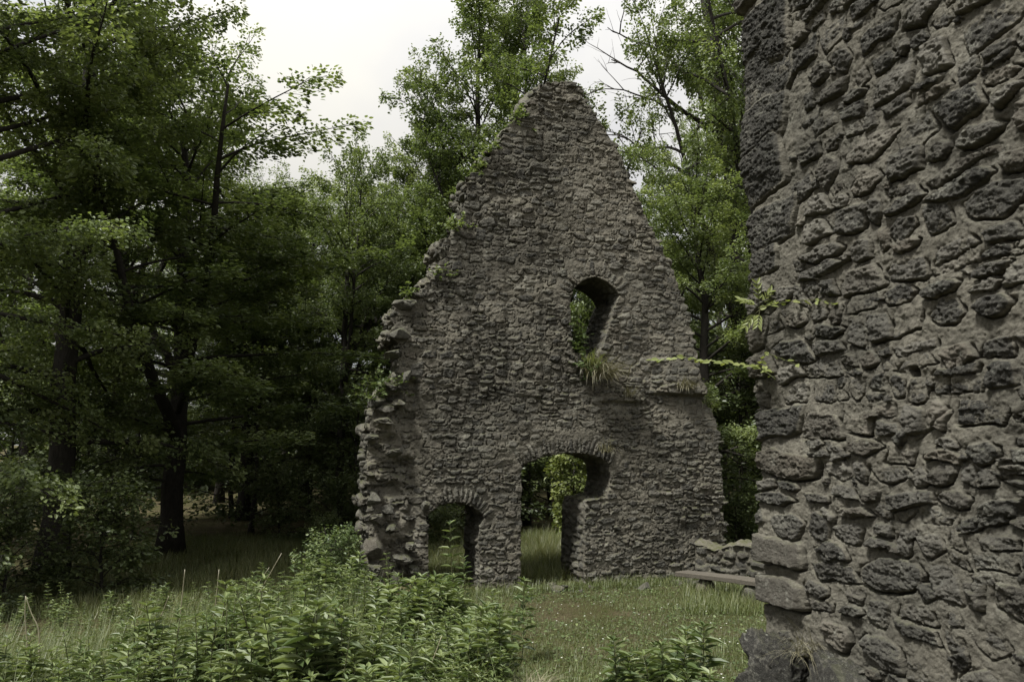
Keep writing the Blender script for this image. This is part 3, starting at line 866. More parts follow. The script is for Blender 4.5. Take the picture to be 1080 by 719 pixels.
nl = [proto('tall_a', M_LEAF, seed=1, H=15, R=4.6, base=.16, tr=.24, nprim=50, dens=240, leaf=.082),
      proto('tall_b', M_LEAF, seed=2, H=15, R=4.4, base=.14, tr=.20, nprim=46, dens=240, leaf=.082, fork=3),
      proto('tall_c', M_LEAF, seed=3, H=15, R=4.0, base=.22, tr=.22, nprim=48, dens=240, leaf=.082, fork=1),
      proto('round', M_LEAF, seed=4, H=10, R=3.4, base=.25, tr=.15, nprim=36, dens=240, leaf=.082, fork=3),
      proto('airy', M_LEAF, seed=5, H=15, R=4.2, base=.22, tr=.17, nprim=36, dens=200, leaf=.082, sparse=.8, up=.4, fork=2),
      proto('dome', M_LEAF, seed=14, H=16, R=3.1, base=.25, tr=.2, nprim=62, dens=250, leaf=.085, top=.7, fork=3),
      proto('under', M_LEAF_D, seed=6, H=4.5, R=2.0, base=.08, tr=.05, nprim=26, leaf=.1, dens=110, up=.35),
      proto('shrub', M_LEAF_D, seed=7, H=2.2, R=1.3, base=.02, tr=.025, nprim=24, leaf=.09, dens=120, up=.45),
      proto('sapling', M_LEAF_B, seed=8, H=3.0, R=.8, base=.15, tr=.02, nprim=24, leaf=.12, dens=90, up=.4, wmax=.25)]
open('/tmp/leaves.txt','w').write(str(nl))


def tree(key, x, Y, sc, rz, name, label, cat='tree', group=None, sxy=None):
    X = (x - CX) / F * Y
    r = empty(name, (X, Y, float(ground_z(X, Y)) - .08), rz)
    s = sc if sxy is None else (sxy, sxy, sc)
    r.scale = (s, s, s) if np.isscalar(s) else s
    tag(r, label, cat, group)
    w, l = PROTO[key]
    link('trunk', w, None, r); link('crown', l, None, r)
    return r


TREES = [  # key, px, depth, height scale, width scale, label
    ('tall_a', 66, 14.0, 1.15, .95, 'thick dark trunk tree nearest the left edge with drooping leafy layers'),
    ('tall_b', 188, 17.0, .755, 1.15, 'broad leafy tree left of the sky gap with a dark leaning trunk'),
    ('round', 362, 22.0, 1.16, .8, 'smaller round topped tree with forked trunk between sky gap and gable'),
    ('dome', 505, 24.0, 1.15, 1.05, 'tall dense tree rising directly behind the peak of the gable'),
    ('tall_b', 800, 18.5, 1.25, .8, 'tall leafy tree behind the near wall leaning over the gable'),
    ('round', 668, 20.5, .95, .68, 'narrow leafy tree close behind the right slope of the gable'),
    ('tall_a', 745, 16.6, .6, .62, 'low spreading tree filling the gap between gable and near wall'),
    ('tall_a', -70, 11.5, .95, .85, 'leafy tree at the left frame edge with light layered sprays'),
    ('dome', 452, 26.0, .86, .86, 'tall dense tree behind the left slope of the gable'),
    ('dome', 552, 23.0, 1.12, .8, 'tall dense tree just behind the right side of the gable peak'),
    ('dome', 262, 24.5, .74, 1.0, 'rounded dense tree filling the wood below the sky gap'),
    ('airy', 128, 21.0, 1.05, 1.0, 'slim trunk tree standing behind the thick dark trunk on the left'),
    ('airy', 30, 20.5, 1.2, 1.0, 'tall tree deeper in the left wood behind the nearest trunk'),
    ('airy', 590, 29.0, 1.15, 1.0, 'far airy tree whose top shows beside the gable peak'),
    ('airy', 785, 25.0, 1.25, .75, 'airy tall tree with thin spread limbs right of the gable'),
]
for i, (k, x, Y, s, sx, lb) in enumerate(TREES):
    tree(k, x, Y, s, i * 1.7 + .4, 'leafy_tree', lb, sxy=sx)
rg = np.random.default_rng(3)
keys = ['tall_c', 'airy', 'tall_a', 'tall_b']
FILL = []
for (x, Y, s) in [(-140, 17, 1.1), (30, 34, 1.0), (120, 36, .9), (236, 31, .9), (268, 26, .8), (300, 36, 1.02), (325, 29, .86),
                  (395, 28, .84), (400, 36, 1.0), (440, 27, .8), (470, 34, 1.0), (540, 36, 1.1), (620, 34, .9), (680, 30, .78), (700, 38, .8), (760, 32, 1.2), (850, 26, 1.2), (930, 22, 1.2), (1000, 30, 1.2),
                  (-40, 38, 1.2), (180, 40, .9), (250, 41, .85), (350, 42, .9), (455, 23.5, .7), (640, 29, .6)]:
    FILL.append((x, Y, s))
for i, (x, Y, s) in enumerate(FILL):
    side = 'left' if x < 460 else 'behind'
    if x < 460:
        lb, gp = 'dark trunked leafy tree deep in the wood left of the gable', 'trees deep in the left wood'
    else:
        lb, gp = 'leafy tree standing in the wood behind the ruined walls', 'trees behind the ruin'
    tree(keys[i % 4], x, Y, s, rg.uniform(0, 6), 'leafy_tree', lb, group=gp, sxy=rg.uniform(.75, 1.0))
for (x, Y, s) in [(-50, 12.5, .8), (75, 14.3, .8), (20, 16.5, .8), (150, 19.5, .8), (270, 21, 1.1), (250, 25, 1.3), (330, 24, 1.2), (380, 21, .9), (100, 24, .9),
                  (455, 19.5, .7), (500, 21, 1.1), (540, 22, .8), (640, 21, 1.1), (720, 18, .8), (775, 17, 1.0), (800, 20.5, 1.3), (690, 24, 1.3), (580, 26, 1.1), (440, 25, 1.2), (850, 17, 1.2)]:
    lb = 'shaded understory bush under the trees of the left wood' if x < 430 else 'shaded understory bush growing behind the ruined walls'
    tree('under', x, Y, s, rg.uniform(0, 6), 'understory_bush', lb, 'bush', 'understory bushes left' if x < 430 else 'understory bushes behind the ruin')
for (x, Y, s) in [(20, 11.8, .7), (120, 12.5, .8), (-30, 10.5, .7), (300, 19.5, .8), (360, 19, .7), (470, 17.5, .45), (770, 16, .6), (345, 17, .4)]:
    lb = 'low dark leafy shrub at the shaded edge of the wood' if x < 460 else 'low dark leafy shrub seen beyond the ruin'
    tree('shrub', x, Y, s, rg.uniform(0, 6), 'leafy_shrub', lb, 'shrub', 'low shrubs at the wood edge' if x < 460 else 'low shrubs beyond the ruin')
tree('sapling', 606, 17.4, 1.1, .3, 'sapling', 'bright green sapling seen through the middle arched opening', 'sapling', sxy=.72)

# far wood closing the view
rg = np.random.default_rng(13)
mb = MB(); N_ = 70000
th = rg.uniform(rad(-62), rad(62), N_); rr = rg.uniform(40, 62, N_)
zt = 6.8 + 3 * noise(th * 14, th * 0, seed=2) + 2 * noise(th * 45, th * 0, seed=4)
zz = rg.random(N_) * zt
P_ = np.stack([rr * np.sin(th), rr * np.cos(th), zz], 1)
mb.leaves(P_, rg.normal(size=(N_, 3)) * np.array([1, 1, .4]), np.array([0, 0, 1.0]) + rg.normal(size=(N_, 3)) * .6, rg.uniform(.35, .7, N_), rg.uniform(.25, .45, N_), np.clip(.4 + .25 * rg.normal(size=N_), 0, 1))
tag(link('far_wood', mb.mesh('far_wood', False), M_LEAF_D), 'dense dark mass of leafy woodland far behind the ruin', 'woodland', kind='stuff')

# bare dead branches right of the gable
dead = MB(); rg = np.random.default_rng(9)
bY = 19.0
main = [at_depth(*p, bY) for p in ((748, 240), (728, 205), (700, 180), (670, 158), (640, 146))]
def limb(pts, r0, r1, n_sub=6):
    pts = np.array([at_depth(x, y, bY + dy) for x, y, dy in pts])
    t = np.linspace(0, 1, len(pts)); tn = np.linspace(0, 1, 14)
    P = np.stack([np.interp(tn, t, pts[:, i]) for i in range(3)], 1) + rg.normal(size=(14, 3)) * .025
    dead.tube(P, np.linspace(r0, r1, 14), 6)
    for k in range(n_sub):
        i = rg.integers(3, 13); d = (P[i] - P[i - 1]); d /= np.linalg.norm(d)
        d = d + rg.normal(size=3) * .55 + np.array([0, 0, .25 if rg.random() < .6 else -.3])
        p2 = arc_path(P[i], d, rg.uniform(.5, 1.5), 6, -.1, rg, .12)
        dead.tube(p2, np.linspace(r1 + .008, .003, 6), 4)
        for _ in range(2):
            j = rg.integers(1, 5); p3 = arc_path(p2[j], p2[j] - p2[j - 1] + rg.normal(size=3) * .12, rg.uniform(.3, .7), 5, -.2, rg, .12)
            dead.tube(p3, np.linspace(.007, .002, 5), 3)
    return P
limb([(800, 600, .4), (790, 400, .2), (775, 260, 0), (764, 150, 0), (752, 60, -.2), (735, -40, -.3)], .17, .06, 2)
limb([(772, 230, 0), (750, 199, 0), (720, 182, .1), (695, 165, .2), (668, 150, .3), (640, 140, .4)], .07, .012, 7)
limb([(764, 150, 0), (740, 130, 0), (712, 112, -.1), (690, 92, -.1), (668, 72, -.2), (645, 62, -.3)], .075, .014, 8)
limb([(720, 117, -.1), (690, 108, 0), (660, 95, .1), (622, 96, .2)], .035, .008, 5)
limb([(738, 128, 0), (732, 142, 0), (731, 146, 0)], .03, .02, 1)
limb([(764, 160, 0), (735, 92, 0), (700, 55, .2), (660, 40, .3), (640, 30, .3)], .05, .01, 6)
limb([(715, 215, 0), (700, 170, 0), (693, 120, 0), (690, 90, 0)], .012, .004, 3)
limb([(704, 215, .2), (692, 160, .2), (685, 110, .1)], .012, .004, 3)
dt = empty('bare_tree', at_depth(800, 600, bY + .4)); dt.location.z = -.2
tag(dt, 'mostly bare tree with thin dead limbs against the sky right of the gable', 'tree')
me = dead.mesh('trunk'); o = link('trunk', me, M_BARK, dt); o.location = -dt.location

# ------------------------------------------------------------------ weeds, grass, small plants
def weed_meshes(seed, H, nwh, leaf, wr=.27):
    rg_ = np.random.default_rng(seed); st_, lv = MB(), MB()
    P = arc_path((0, 0, 0), (rg_.normal() * .08, rg_.normal() * .08, 1), H, 7, .1, rg_, .03)
    st_.tube(P, np.linspace(.006, .003, 7), 5)
    LP, LD, LN, LL, LT = [], [], [], [], []
    for k in range(nwh):
        t = .22 + .78 * (k / (nwh - 1)) ** .85
        kk_ = t * 5.999; i = min(int(kk_), 5); p = P[i] + (P[i + 1] - P[i]) * (kk_ - i)
        nl_ = rg_.integers(3, 5) if k < nwh - 1 else 6
        for j in range(nl_):
            an = j * 6.283 / nl_ + k * 1.1 + rg_.normal() * .2
            el = .15 + .5 * t + rg_.normal() * .2 if k < nwh - 1 else .75 + rg_.normal() * .25
            el = el * .8
            d = np.array([math.cos(an) * math.cos(el), math.sin(an) * math.cos(el), math.sin(el)])
            LP.append(p); LD.append(d); LN.append(np.array([-d[0] * math.tan(el), -d[1] * math.tan(el), 1]) + rg_.normal(size=3) * .2)
            LL.append(leaf * rg_.uniform(.7, 1.15) * (.75 + .5 * math.sin(math.pi * min(1, t * .95))) * (.75 if k == nwh - 1 else 1)); LT.append(np.clip(.35 + .35 * t + rg_.normal() * .24, 0, 1))
    LP, LD, LN = map(np.array, (LP, LD, LN)); LL = np.array(LL)
    lv.leaves(LP, LD, LN, LL, LL * wr * rg_.uniform(.8, 1.2, len(LL)), np.array(LT), .28)
    return st_.mesh('stem'), lv.mesh('leaves', False)


WV = []
for k in range(12):
    a_, b_ = weed_meshes(50 + k, (.62 + .05 * k) if k < 7 else (.45, .6, .95, .62, .75)[k - 7], (9 + k % 3) if k < 7 else (6, 9, 14, 9, 11)[k - 7], (.11 + .018 * (k % 3)) if k < 7 else (.11, .10, .085, .19, .17)[k - 7], (.27, .27, .27, .25, .27, .3, .27, .6, .5, .2, .28, .27)[k])
    a_.materials.append(M_STEM); b_.materials.append(M_WEED); WV.append((a_, b_))


def mesh_arrays(me):
    co_ = np.empty(len(me.vertices) * 3, np.float32); me.vertices.foreach_get('co', co_)
    lp = np.empty(len(me.loops), np.int32); me.loops.foreach_get('vertex_index', lp)
    tot = np.array([p.loop_total for p in me.polygons])
    tn = np.empty(len(me.vertices), np.float32); me.attributes['tone'].data.foreach_get('value', tn)
    return co_.reshape(-1, 3), lp, tot, tn


rg = np.random.default_rng(17)
spots = []
tries = 0
while len(spots) < 1400 and tries < 60000:
    tries += 1
    Y = rg.uniform(5.0, 11.2); X = rg.uniform(-5.6, .5)
    x = CX + F * X / Y
    if x < -70: continue
    ymax = np.interp(x, [-70, 0, 120, 300, 370, 430, 520], [6.2, 6.7, 7.4, 8.8, 9.3, 9.3, 9.2])
    xmax = np.interp(Y, [5, 6.3, 7, 8.5, 10, 11.2], [545, 525, 520, 525, 520, 505])
    if Y > ymax or x > xmax + rg.normal() * 6: continue
    if 385 < x < 445 and Y > 9.8: continue
    dens_ = .35 + 1.1 * noise(np.array([X * 1.3]), np.array([Y * 1.3]), seed=4)[0]
    if rg.random() > dens_ + (.35 if x < 380 else .8): continue
    spots.append((X, Y))
for k in range(16):
    x = rg.normal(693, 32); Y = rg.uniform(5.6, 6.5); spots.append(((x - CX) / F * Y, Y))
for k in range(700):                                   # low shaded growth between the bed and the wood
    x = rg.uniform(-70, 330); Y = float(np.interp(x, [-70, 0, 120, 300], [6.2, 6.7, 7.4, 8.8])) + rg.uniform(-.3, 3.6) * rg.random() ** .5
    spots.append(((x - CX) / F * Y, Y))
for k in range(170):
    x = rg.uniform(325, 385); Y = rg.uniform(9, 11.6); spots.append(((x - CX) / F * Y, Y))
spots.sort(key=lambda s: s[1])
GRP = 'leafy weeds in the dense foreground bed'
rest = []
for k, (X, Y) in enumerate(spots):
    var = rg.integers(0, 10); sc = rg.uniform(.4, 1.1) * (1.0 if Y > 6 else .85) * np.interp(CX + F * X / Y, [-60, 120, 300, 420, 530], [.72, .82, 1.0, .85, .9]); rz = rg.uniform(0, 6.28)
    right = CX + F * X / Y > 600
    if right or (CX + F * X / Y > 390 and Y < 9 and rg.random() < .6): var = rg.integers(10, 12)
    sc *= .82 + .5 * float(noise(np.array([X * .9]), np.array([Y * .9]), seed=33)[0])
    xx_ = CX + F * X / Y
    if xx_ < 325 and Y > np.interp(xx_, [-70, 0, 120, 300], [6.2, 6.7, 7.4, 8.8]): sc *= .62
    if right: sc = rg.uniform(.5, .85)
    z = float(ground_z(X, Y)) - .02
    if right or (Y > 5.35 and k < 340 and len([0]) and sum(1 for _ in ()) == 0 and k < 300):
        r = empty('leafy_weed', (X, Y, z), rz); r.scale = (sc, sc, sc)
        r.rotation_euler = (rg.normal() * .08, rg.normal() * .08, rz)
        link('stem', WV[var][0], None, r); link('leaves', WV[var][1], None, r)
        if right: tag(r, 'narrow leaved weed in the small clump at the bottom edge of the lawn', 'weed', 'weeds at the lawn edge')
        else: tag(r, 'narrow leaved green weed crowded in the foreground weed bed', 'weed', GRP)
    else:
        rest.append((X, Y, z, var, sc, rz))
for part_i, (nm, mat, lb) in enumerate((('weed_stems', M_STEM, None), ('weed_bed', M_WEED, None))):
    Vv, Ff, Tt, nb = [], {}, [], 0
    for X, Y, z, var, sc, rz in rest:
        co_, lp, tot, tn = CACHE[(var, part_i)] if 'CACHE' in globals() and (var, part_i) in CACHE else mesh_arrays(WV[var][part_i])
        if 'CACHE' not in globals(): CACHE = {}
        CACHE[(var, part_i)] = (co_, lp, tot, tn)
        c_, s_ = math.cos(rz), math.sin(rz)
        Vv.append(np.stack([(co_[:, 0] * c_ - co_[:, 1] * s_) * sc + X, (co_[:, 0] * s_ + co_[:, 1] * c_) * sc + Y, co_[:, 2] * sc + z], 1))
        off_ = np.concatenate([[0], np.cumsum(tot)[:-1]])
        for kf in np.unique(tot):
            ii = off_[tot == kf][:, None] + np.arange(kf)[None]
            Ff.setdefault(int(kf), []).append(lp[ii] + nb)
        Tt.append(tn); nb += len(co_)
    me = make_mesh(nm, np.concatenate(Vv), [np.concatenate(v) for v in Ff.values()], {'tone': np.concatenate(Tt)}, False)
    if part_i == 0: stems_me = me; stems_me.materials.append(mat)
    else:
        bed = tag(link('weed_bed', me, mat), 'dense bed of leafy green weeds filling the foreground left of the lawn', 'weeds', kind='stuff')
        link('weed_stems', stems_me, None, bed)

# a few taller weeds one can single out
for (x, y, Y, sc, var, lb) in ((481, 640, 10.6, 1.35, 6, 'tall pale weed standing in front of the small arched doorway'),
                               (492, 655, 10.2, 1.0, 4, 'shorter weed beside the tall one before the small doorway'),
                               (318, 630, 10.8, 1.05, 3, 'big leaved weed sticking up left of the gable foot'),
                               (549, 655, 8.3, .95, 5, 'lone slender weed at the lawn edge below the middle opening'),
                               (536, 690, 7.0, .9, 2, 'lone dark stemmed weed beside the dry grass hummock')):
    X = (x - CX) / F * Y
    r = empty('leafy_weed', (X, Y, float(ground_z(X, Y)) - .02), rg.uniform(0, 6)); r.scale = (sc, sc, sc)
    link('stem', WV[var][0], None, r); link('leaves', WV[var][1], None, r); tag(r, lb, 'weed')

# bush of pale leaves against the left foot of the gable
tree('shrub', 352, 11.6, .5, 1.0, 'leafy_shrub', 'pale leaved shrub against the left foot of the gable wall', 'shrub')
PROTO['pale'] = (PROTO['shrub'][0], PROTO['shrub'][1].copy()); PROTO['pale'][1].materials.clear(); PROTO['pale'][1].materials.append(M_WEED)
C.view_layers[0].update()
for o in [o for o in COL.objects if o.get('label', '').startswith('pale leaved shrub')]:
    for c_ in o.children:
        if c_.data == PROTO['shrub'][1]: c_.data = PROTO['pale'][1]

# grass
rg = np.random.default_rng(29)
gb = MB()
def scatter(n, x0, x1, y0, y1, hmin, hmax, w, keep=None, tone=.5, ts=.2, curve=1.0):
    X = rg.uniform(x0, x1, n); Y = rg.uniform(y0, y1, n)
    if keep is not None:
        k = keep(X, Y); X, Y = X[k], Y[k]
    n = len(X); an = rg.uniform(0, 6.28, n); ln = np.abs(rg.normal(size=n)) * .3
    D = np.stack([np.cos(an) * (ln + .05), np.sin(an) * (ln + .05), np.zeros(n)], 1)
    patch = fbm(X * 1.2, Y * 1.2, seed=14, o=3)
    hs = rg.uniform(hmin, hmax, n) * (1 + .5 * patch)
    t = np.clip(tone + .25 * patch + ts * rg.normal(size=n), 0, 1)
    gb.blades(np.stack([X, Y, ground_z(X, Y) - .01], 1), D, hs, w * rg.uniform(.7, 1.3, n), curve * rg.uniform(.3, 1.5, n), t, 2)
def lawn(X, Y):
    x = CX + F * X / Y
    front_ = (np.stack([X - GO[0], Y - GO[1]], 1) @ GN[:2]) > -.2
    bare = fbm(X * .9, Y * .9, seed=40, o=3) + .9 * np.exp(-((X - 1.1) / .8) ** 2 - ((Y - 11.3) / 1.0) ** 2)
    return (x > 470) & front_ & (rg.random(len(X)) > sst(.15, .75, bare) * .85)
scatter(150000, -1.0, 4.6, 6.0, 14.6, .03, .09, .006, lawn, .27, .2, 1.1)
scatter(9000, -1.0, 4.6, 5.8, 9.0, .1, .2, .007, lawn, .42, .2, 1.2)
behind = lambda X, Y: (np.stack([X - GO[0], Y - GO[1]], 1) @ GN[:2]) < -.5
scatter(45000, -3.5, 3.0, 13.2, 20, .18, .42, .009, behind, .62, .2, .9)
scatter(45000, -8.5, -2.2, 10.5, 20, .12, .3, .009, None, .6, .2, .9)
scatter(60000, -5.5, .3, 5.3, 11.5, .25, .65, .007, lambda X, Y: (CX + F * X / Y < 400 + 130 * (rg.random(len(X)) < .25)) & (Y < np.interp(CX + F * X / Y, [-70, 0, 120, 300, 370, 430, 520], [7.4, 7.9, 8.6, 10.2, 11, 11.2, 11.2])), .34, .22, 1.0)
# taller fringe at the foot of the gable and by the bench
def fringe(X, Y):
    d = (np.stack([X - GO[0], Y - GO[1]], 1) @ GN[:2]); return (d > .02) & (d < .5) & (rg.random(len(X)) < .8)
scatter(26000, -1.0, 4.2, 12.4, 14.8, .08, .28, .008, fringe, .45, .2, 1.0)
scatter(5000, 2.4, 3.8, 11.0, 13.2, .1, .3, .008, lambda X, Y: (CX + F * X / Y > 715), .45, .2, 1.0)
tag(link('grass', gb.mesh('grass', False), M_GRASS), 'short patchy green grass on the clearing floor', 'grass', kind='stuff')
# broad-leaved clover-like ground cover and tiny white flower heads in the lawn
gb = MB(); n_ = 9000
X = rg.uniform(-.9, 4.5, n_); Y = rg.uniform(6, 14.3, n_); k = lawn(X, Y); X, Y = X[k], Y[k]; n_ = len(X)
gb.leaves(np.stack([X, Y, ground_z(X, Y) + rg.uniform(.0, .05, n_)], 1), rg.normal(size=(n_, 3)) * np.array([1, 1, .3]), np.array([0, 0, 1.]) + rg.normal(size=(n_, 3)) * .35, rg.uniform(.02, .055, n_), rg.uniform(.015, .035, n_), np.clip(.5 + .25 * rg.normal(size=n_), 0, 1))
tag(link('ground_cover', gb.mesh('ground_cover', False), M_WEED), 'small round leaves growing low among the grass', 'ground cover', kind='stuff')
gb = MB(); n_ = 90
X = rg.uniform(.2, 4.3, n_); Y = rg.uniform(7, 13.5, n_)
for a_ in range(5):
    an = a_ * 1.256; gb.leaves(np.stack([X, Y, ground_z(X, Y) + .07], 1), np.tile([[math.cos(an), math.sin(an), .3]], (n_, 1)), np.tile([[0, 0, 1.0]], (n_, 1)), .011, .009, .9)
mf, nt, out = new_mat('white petals'); g = NT(nt); b = g.n('ShaderNodeBsdfDiffuse'); b.inputs[0].default_value = (.6, .6, .55, 1); g.l(b.outputs[0], out.inputs[0])
tag(link('lawn_flowers', gb.mesh('lawn_flowers', False), mf), 'tiny white flower heads sprinkled over the lawn', 'flowers', kind='stuff')


def tuft(name, loc, n_, L, W, lean, curve, mat, label, cat='grass tuft', group=None, seed=0, face=None, tone=.5):
    rg_ = np.random.default_rng(seed); b_ = MB(); an = rg_.uniform(0, 6.28, n_)
    D = np.stack([np.cos(an), np.sin(an), np.zeros(n_)], 1)
    if face is not None: D = D * .6 + np.asarray(face)[None]
    D = D / (np.linalg.norm(D, axis=1)[:, None] + 1e-9) * rg_.uniform(.05, lean, n_)[:, None]
    P = rg_.normal(size=(n_, 3)) * np.array([1, 1, .3]) * L * .15
    b_.blades(P, D, L * rg_.uniform(.5, 1.2, n_), W, curve * rg_.uniform(.4, 1.4, n_), np.clip(tone + .2 * rg_.normal(size=n_), 0, 1), 4)
    o_ = link(name, b_.mesh(name, False), mat, None, loc); return tag(o_, label, cat, group)


def leafy(name, loc, n_, R, leaf, mat, label, cat='wall plant', seed=0, sq=(1, 1, 1), group=None, face=None):
    """small rooted plant: stems with leaves"""
    rg_ = np.random.default_rng(seed); st_, lv = MB(), MB()
    for k in range(n_):
        d = rg_.normal(size=3) * np.array([1, 1, .6]) + np.array([0, 0, .9])
        if face is not None: d = d + np.asarray(face)
        P = arc_path((0, 0, 0), d, R * rg_.uniform(.5, 1.1), 6, -.5, rg_, .08) * np.asarray(sq)
        st_.tube(P, np.linspace(.004, .002, 6), 4)
        m_ = 10; t = rg_.uniform(.25, 1, m_); i = np.minimum((t * 5).astype(int), 4); pp = P[i] + (P[i + 1] - P[i]) * (t * 5 - i)[:, None]
        lv.leaves(pp, rg_.normal(size=(m_, 3)) * np.array([1, 1, .4]) + (P[-1] - P[0]) / R * .6, np.array([0, 0, 1.]) + rg_.normal(size=(m_, 3)) * .45, leaf * rg_.uniform(.6, 1.2, m_), leaf * .55, np.clip(.5 + .25 * rg_.normal(size=m_), 0, 1), .15)
    r = empty(name, loc); link('stem', st_.mesh('stem'), M_STEM, r); link('leaves', lv.mesh('leaves', False), mat, r)
    return tag(r, label, cat, group)


# plants rooted on the broken edge of the gable and in its openings
WP = [(548, 124, 'upper', 9, .3), (520, 158, 'mid', 9, .32), (508, 178, 'b', 8, .26), (482, 240, 'c', 9, .34), (466, 290, 'd', 8, .3), (432, 310, 'e', 7, .24), (404, 408, 'f', 12, .5), (395, 420, 'g', 10, .42)]
WL = ['topmost yellowish plant on the left slope of the gable just below the peak', 'second yellowish plant down the left slope of the gable', 'third small plant down the left slope of the gable',
      'plant beside the projecting stones halfway down the left slope', 'plant just above the lower ledge of the left slope', 'small plant on the lower ledge of the left slope', 'bushy plant on top of the broken stub at the left shoulder', 'leafy plant hanging at the outer corner of the broken stub']
for k, ((x, y, _, n_, R), lb) in enumerate(zip(WP, WL)):
    u, v = guv(x, y)
    leafy('wall_plant', gpos(u, v - .03, -.05), n_ + 12, R * 1.05, .07, M_LEAF if k < 6 else M_WEED, lb, seed=400 + k)
    b_ = MB()
u, v = guv(611, 372)
leafy('window_shrub', gpos(u, v, -.1), 60, .9, .075, M_WEED, 'green shrub growing inside the small upper window', seed=420, sq=(.32, .32, 1.15))
u, v = guv(620, 392)
leafy('wall_plant', gpos(u, v, .04), 26, .42, .06, M_WEED, 'leafy plant spilling below the upper window sill', seed=421, face=GN * .6)
for k, (x, y, n_, L, lb, mat) in enumerate(((632, 398, 120, .5, 'large drooping tuft of mixed dry grass below the upper window', M_DRY), (622, 388, 110, .4, 'green grass tuft hanging below the upper window', M_GRASS), (660, 418, 50, .3, 'small dry grass tuft on the narrow ledge right of the drooping tuft', M_DRY),
                                            (720, 410, 90, .24, 'mat of dry roots and grass on the right ledge of the gable', M_DRY), (750, 432, 110, .36, 'green grass tuft on the right shoulder of the gable', M_GRASS),
                                            (637, 476, 26, .34, 'wisps of dry grass above the middle arch', M_DRY))):
    u, v = guv(x, y)
    o = tuft('grass_tuft', gpos(u, v, .06 if x < 740 else -.2), int(n_ * 1.5), L * 1.15, .011, .9, 1.9, mat, lb, seed=430 + k, face=GN * 1.0 if x < 740 else None)
    if x in (720, 632): o.scale = (1.6, 1.2, 1)

# plants on the near wall
def twig(name, pts, leafL, nleaf, label, mat, seed, wide=.5):
    rg_ = np.random.default_rng(seed); st_, lv = MB(), MB()
    P = np.array([at_depth(*p) for p in pts]); o0 = P[0].copy(); P = P - o0
    t = np.linspace(0, 1, len(P)); tn = np.linspace(0, 1, 24); Q = np.stack([np.interp(tn, t, P[:, i]) for i in range(3)], 1)
    st_.tube(Q, np.linspace(.005, .002, 24), 5)
    for k in range(nleaf):
        f = (k + .6) / nleaf; i = min(int(f * 23), 22); p = Q[i]; d = Q[i + 1] - Q[i]; d /= np.linalg.norm(d)
        s_ = np.cross(d, [0, 0, 1]); s_ /= np.linalg.norm(s_); sg = 1 if k % 2 else -1
        lv.leaves([p], np.array([d * .7 + s_ * sg * .8 + np.array([0, 0, rg_.normal() * .25])]), np.array([np.array([0, -.5, 1.0]) + rg_.normal(size=3) * .4]), leafL * rg_.uniform(.6, 1.2), leafL * wide, np.clip(.6 + .2 * rg_.normal(), 0, 1), .12)
    r = empty(name, o0); link('stem', st_.mesh('stem'), M_STEM, r); link('leaves', lv.mesh('leaves', False), mat, r); return tag(r, label, 'twig')

twig('leafy_twig', [(815, 392, 6.2), (795, 386, 6.3), (760, 382, 6.5), (720, 377, 6.7), (682, 380, 6.9)], .075, 44, 'long pale green twig reaching left from the near wall across the gable', M_LEAF_B, 1, .6)
twig('leafy_twig', [(800, 325, 6.25), (830, 318, 5.95), (860, 316, 5.7), (885, 322, 5.5)], .065, 16, 'small leafy twig trailing right over the face of the near wall', M_LEAF_B, 2, .6)
twig('leafy_twig', [(818, 400, 6.1), (800, 386, 6.15), (808, 372, 6.1), (845, 386, 5.9)], .06, 14, 'short leafy sprig at the root of the long twig', M_LEAF_B, 3, .6)
r_ = at_depth(802, 326, 6.3)
rg_ = np.random.default_rng(5); st_, lv = MB(), MB()
for (dx, dz, dy, L) in ((-.02, .22, -.02, .26), (-.12, .12, -.05, .2), (-.16, -.1, -.04, .24), (-.1, -.16, -.1, .2), (.1, .1, -.12, .2), (-.17, .16, 0, .22), (.05, .17, -.08, .2)):
    d = np.array([dx, dy, dz]); d /= np.linalg.norm(d); P = arc_path((0, 0, 0), d, L, 6, -.6, rg_, .04)
    st_.tube(P, np.linspace(.004, .002, 6), 4)
    for j in range(2, 6):
        for sg in (1, -1):
            dd = P[min(j, 5)] - P[min(j, 5) - 1]; dd /= np.linalg.norm(dd); s_ = np.cross(dd, [0, -.7, .7]); s_ /= np.linalg.norm(s_)
            lv.leaves([P[j]], np.array([dd + s_ * sg * .7]), np.array([[0, -.7, .7]]) + rg_.normal(size=(1, 3)) * .25, .085, .03, .7, .15)
r = empty('wall_plant', r_); link('stem', st_.mesh('stem'), M_STEM, r); link('leaves', lv.mesh('leaves', False), M_LEAF_B, r); r.scale = (.78, .78, .78)
tag(r, 'bright green seedling with pointed leaves on the corner of the near wall', 'wall plant')
tb = at_depth(852, 690, 5.95)
tuft('grass_tuft', tb, 90, .34, .006, 1.3, 1.6, M_DRY, 'tangle of dry grass on the boulder at the near wall foot', seed=450, face=(-.5, -.6, 0))

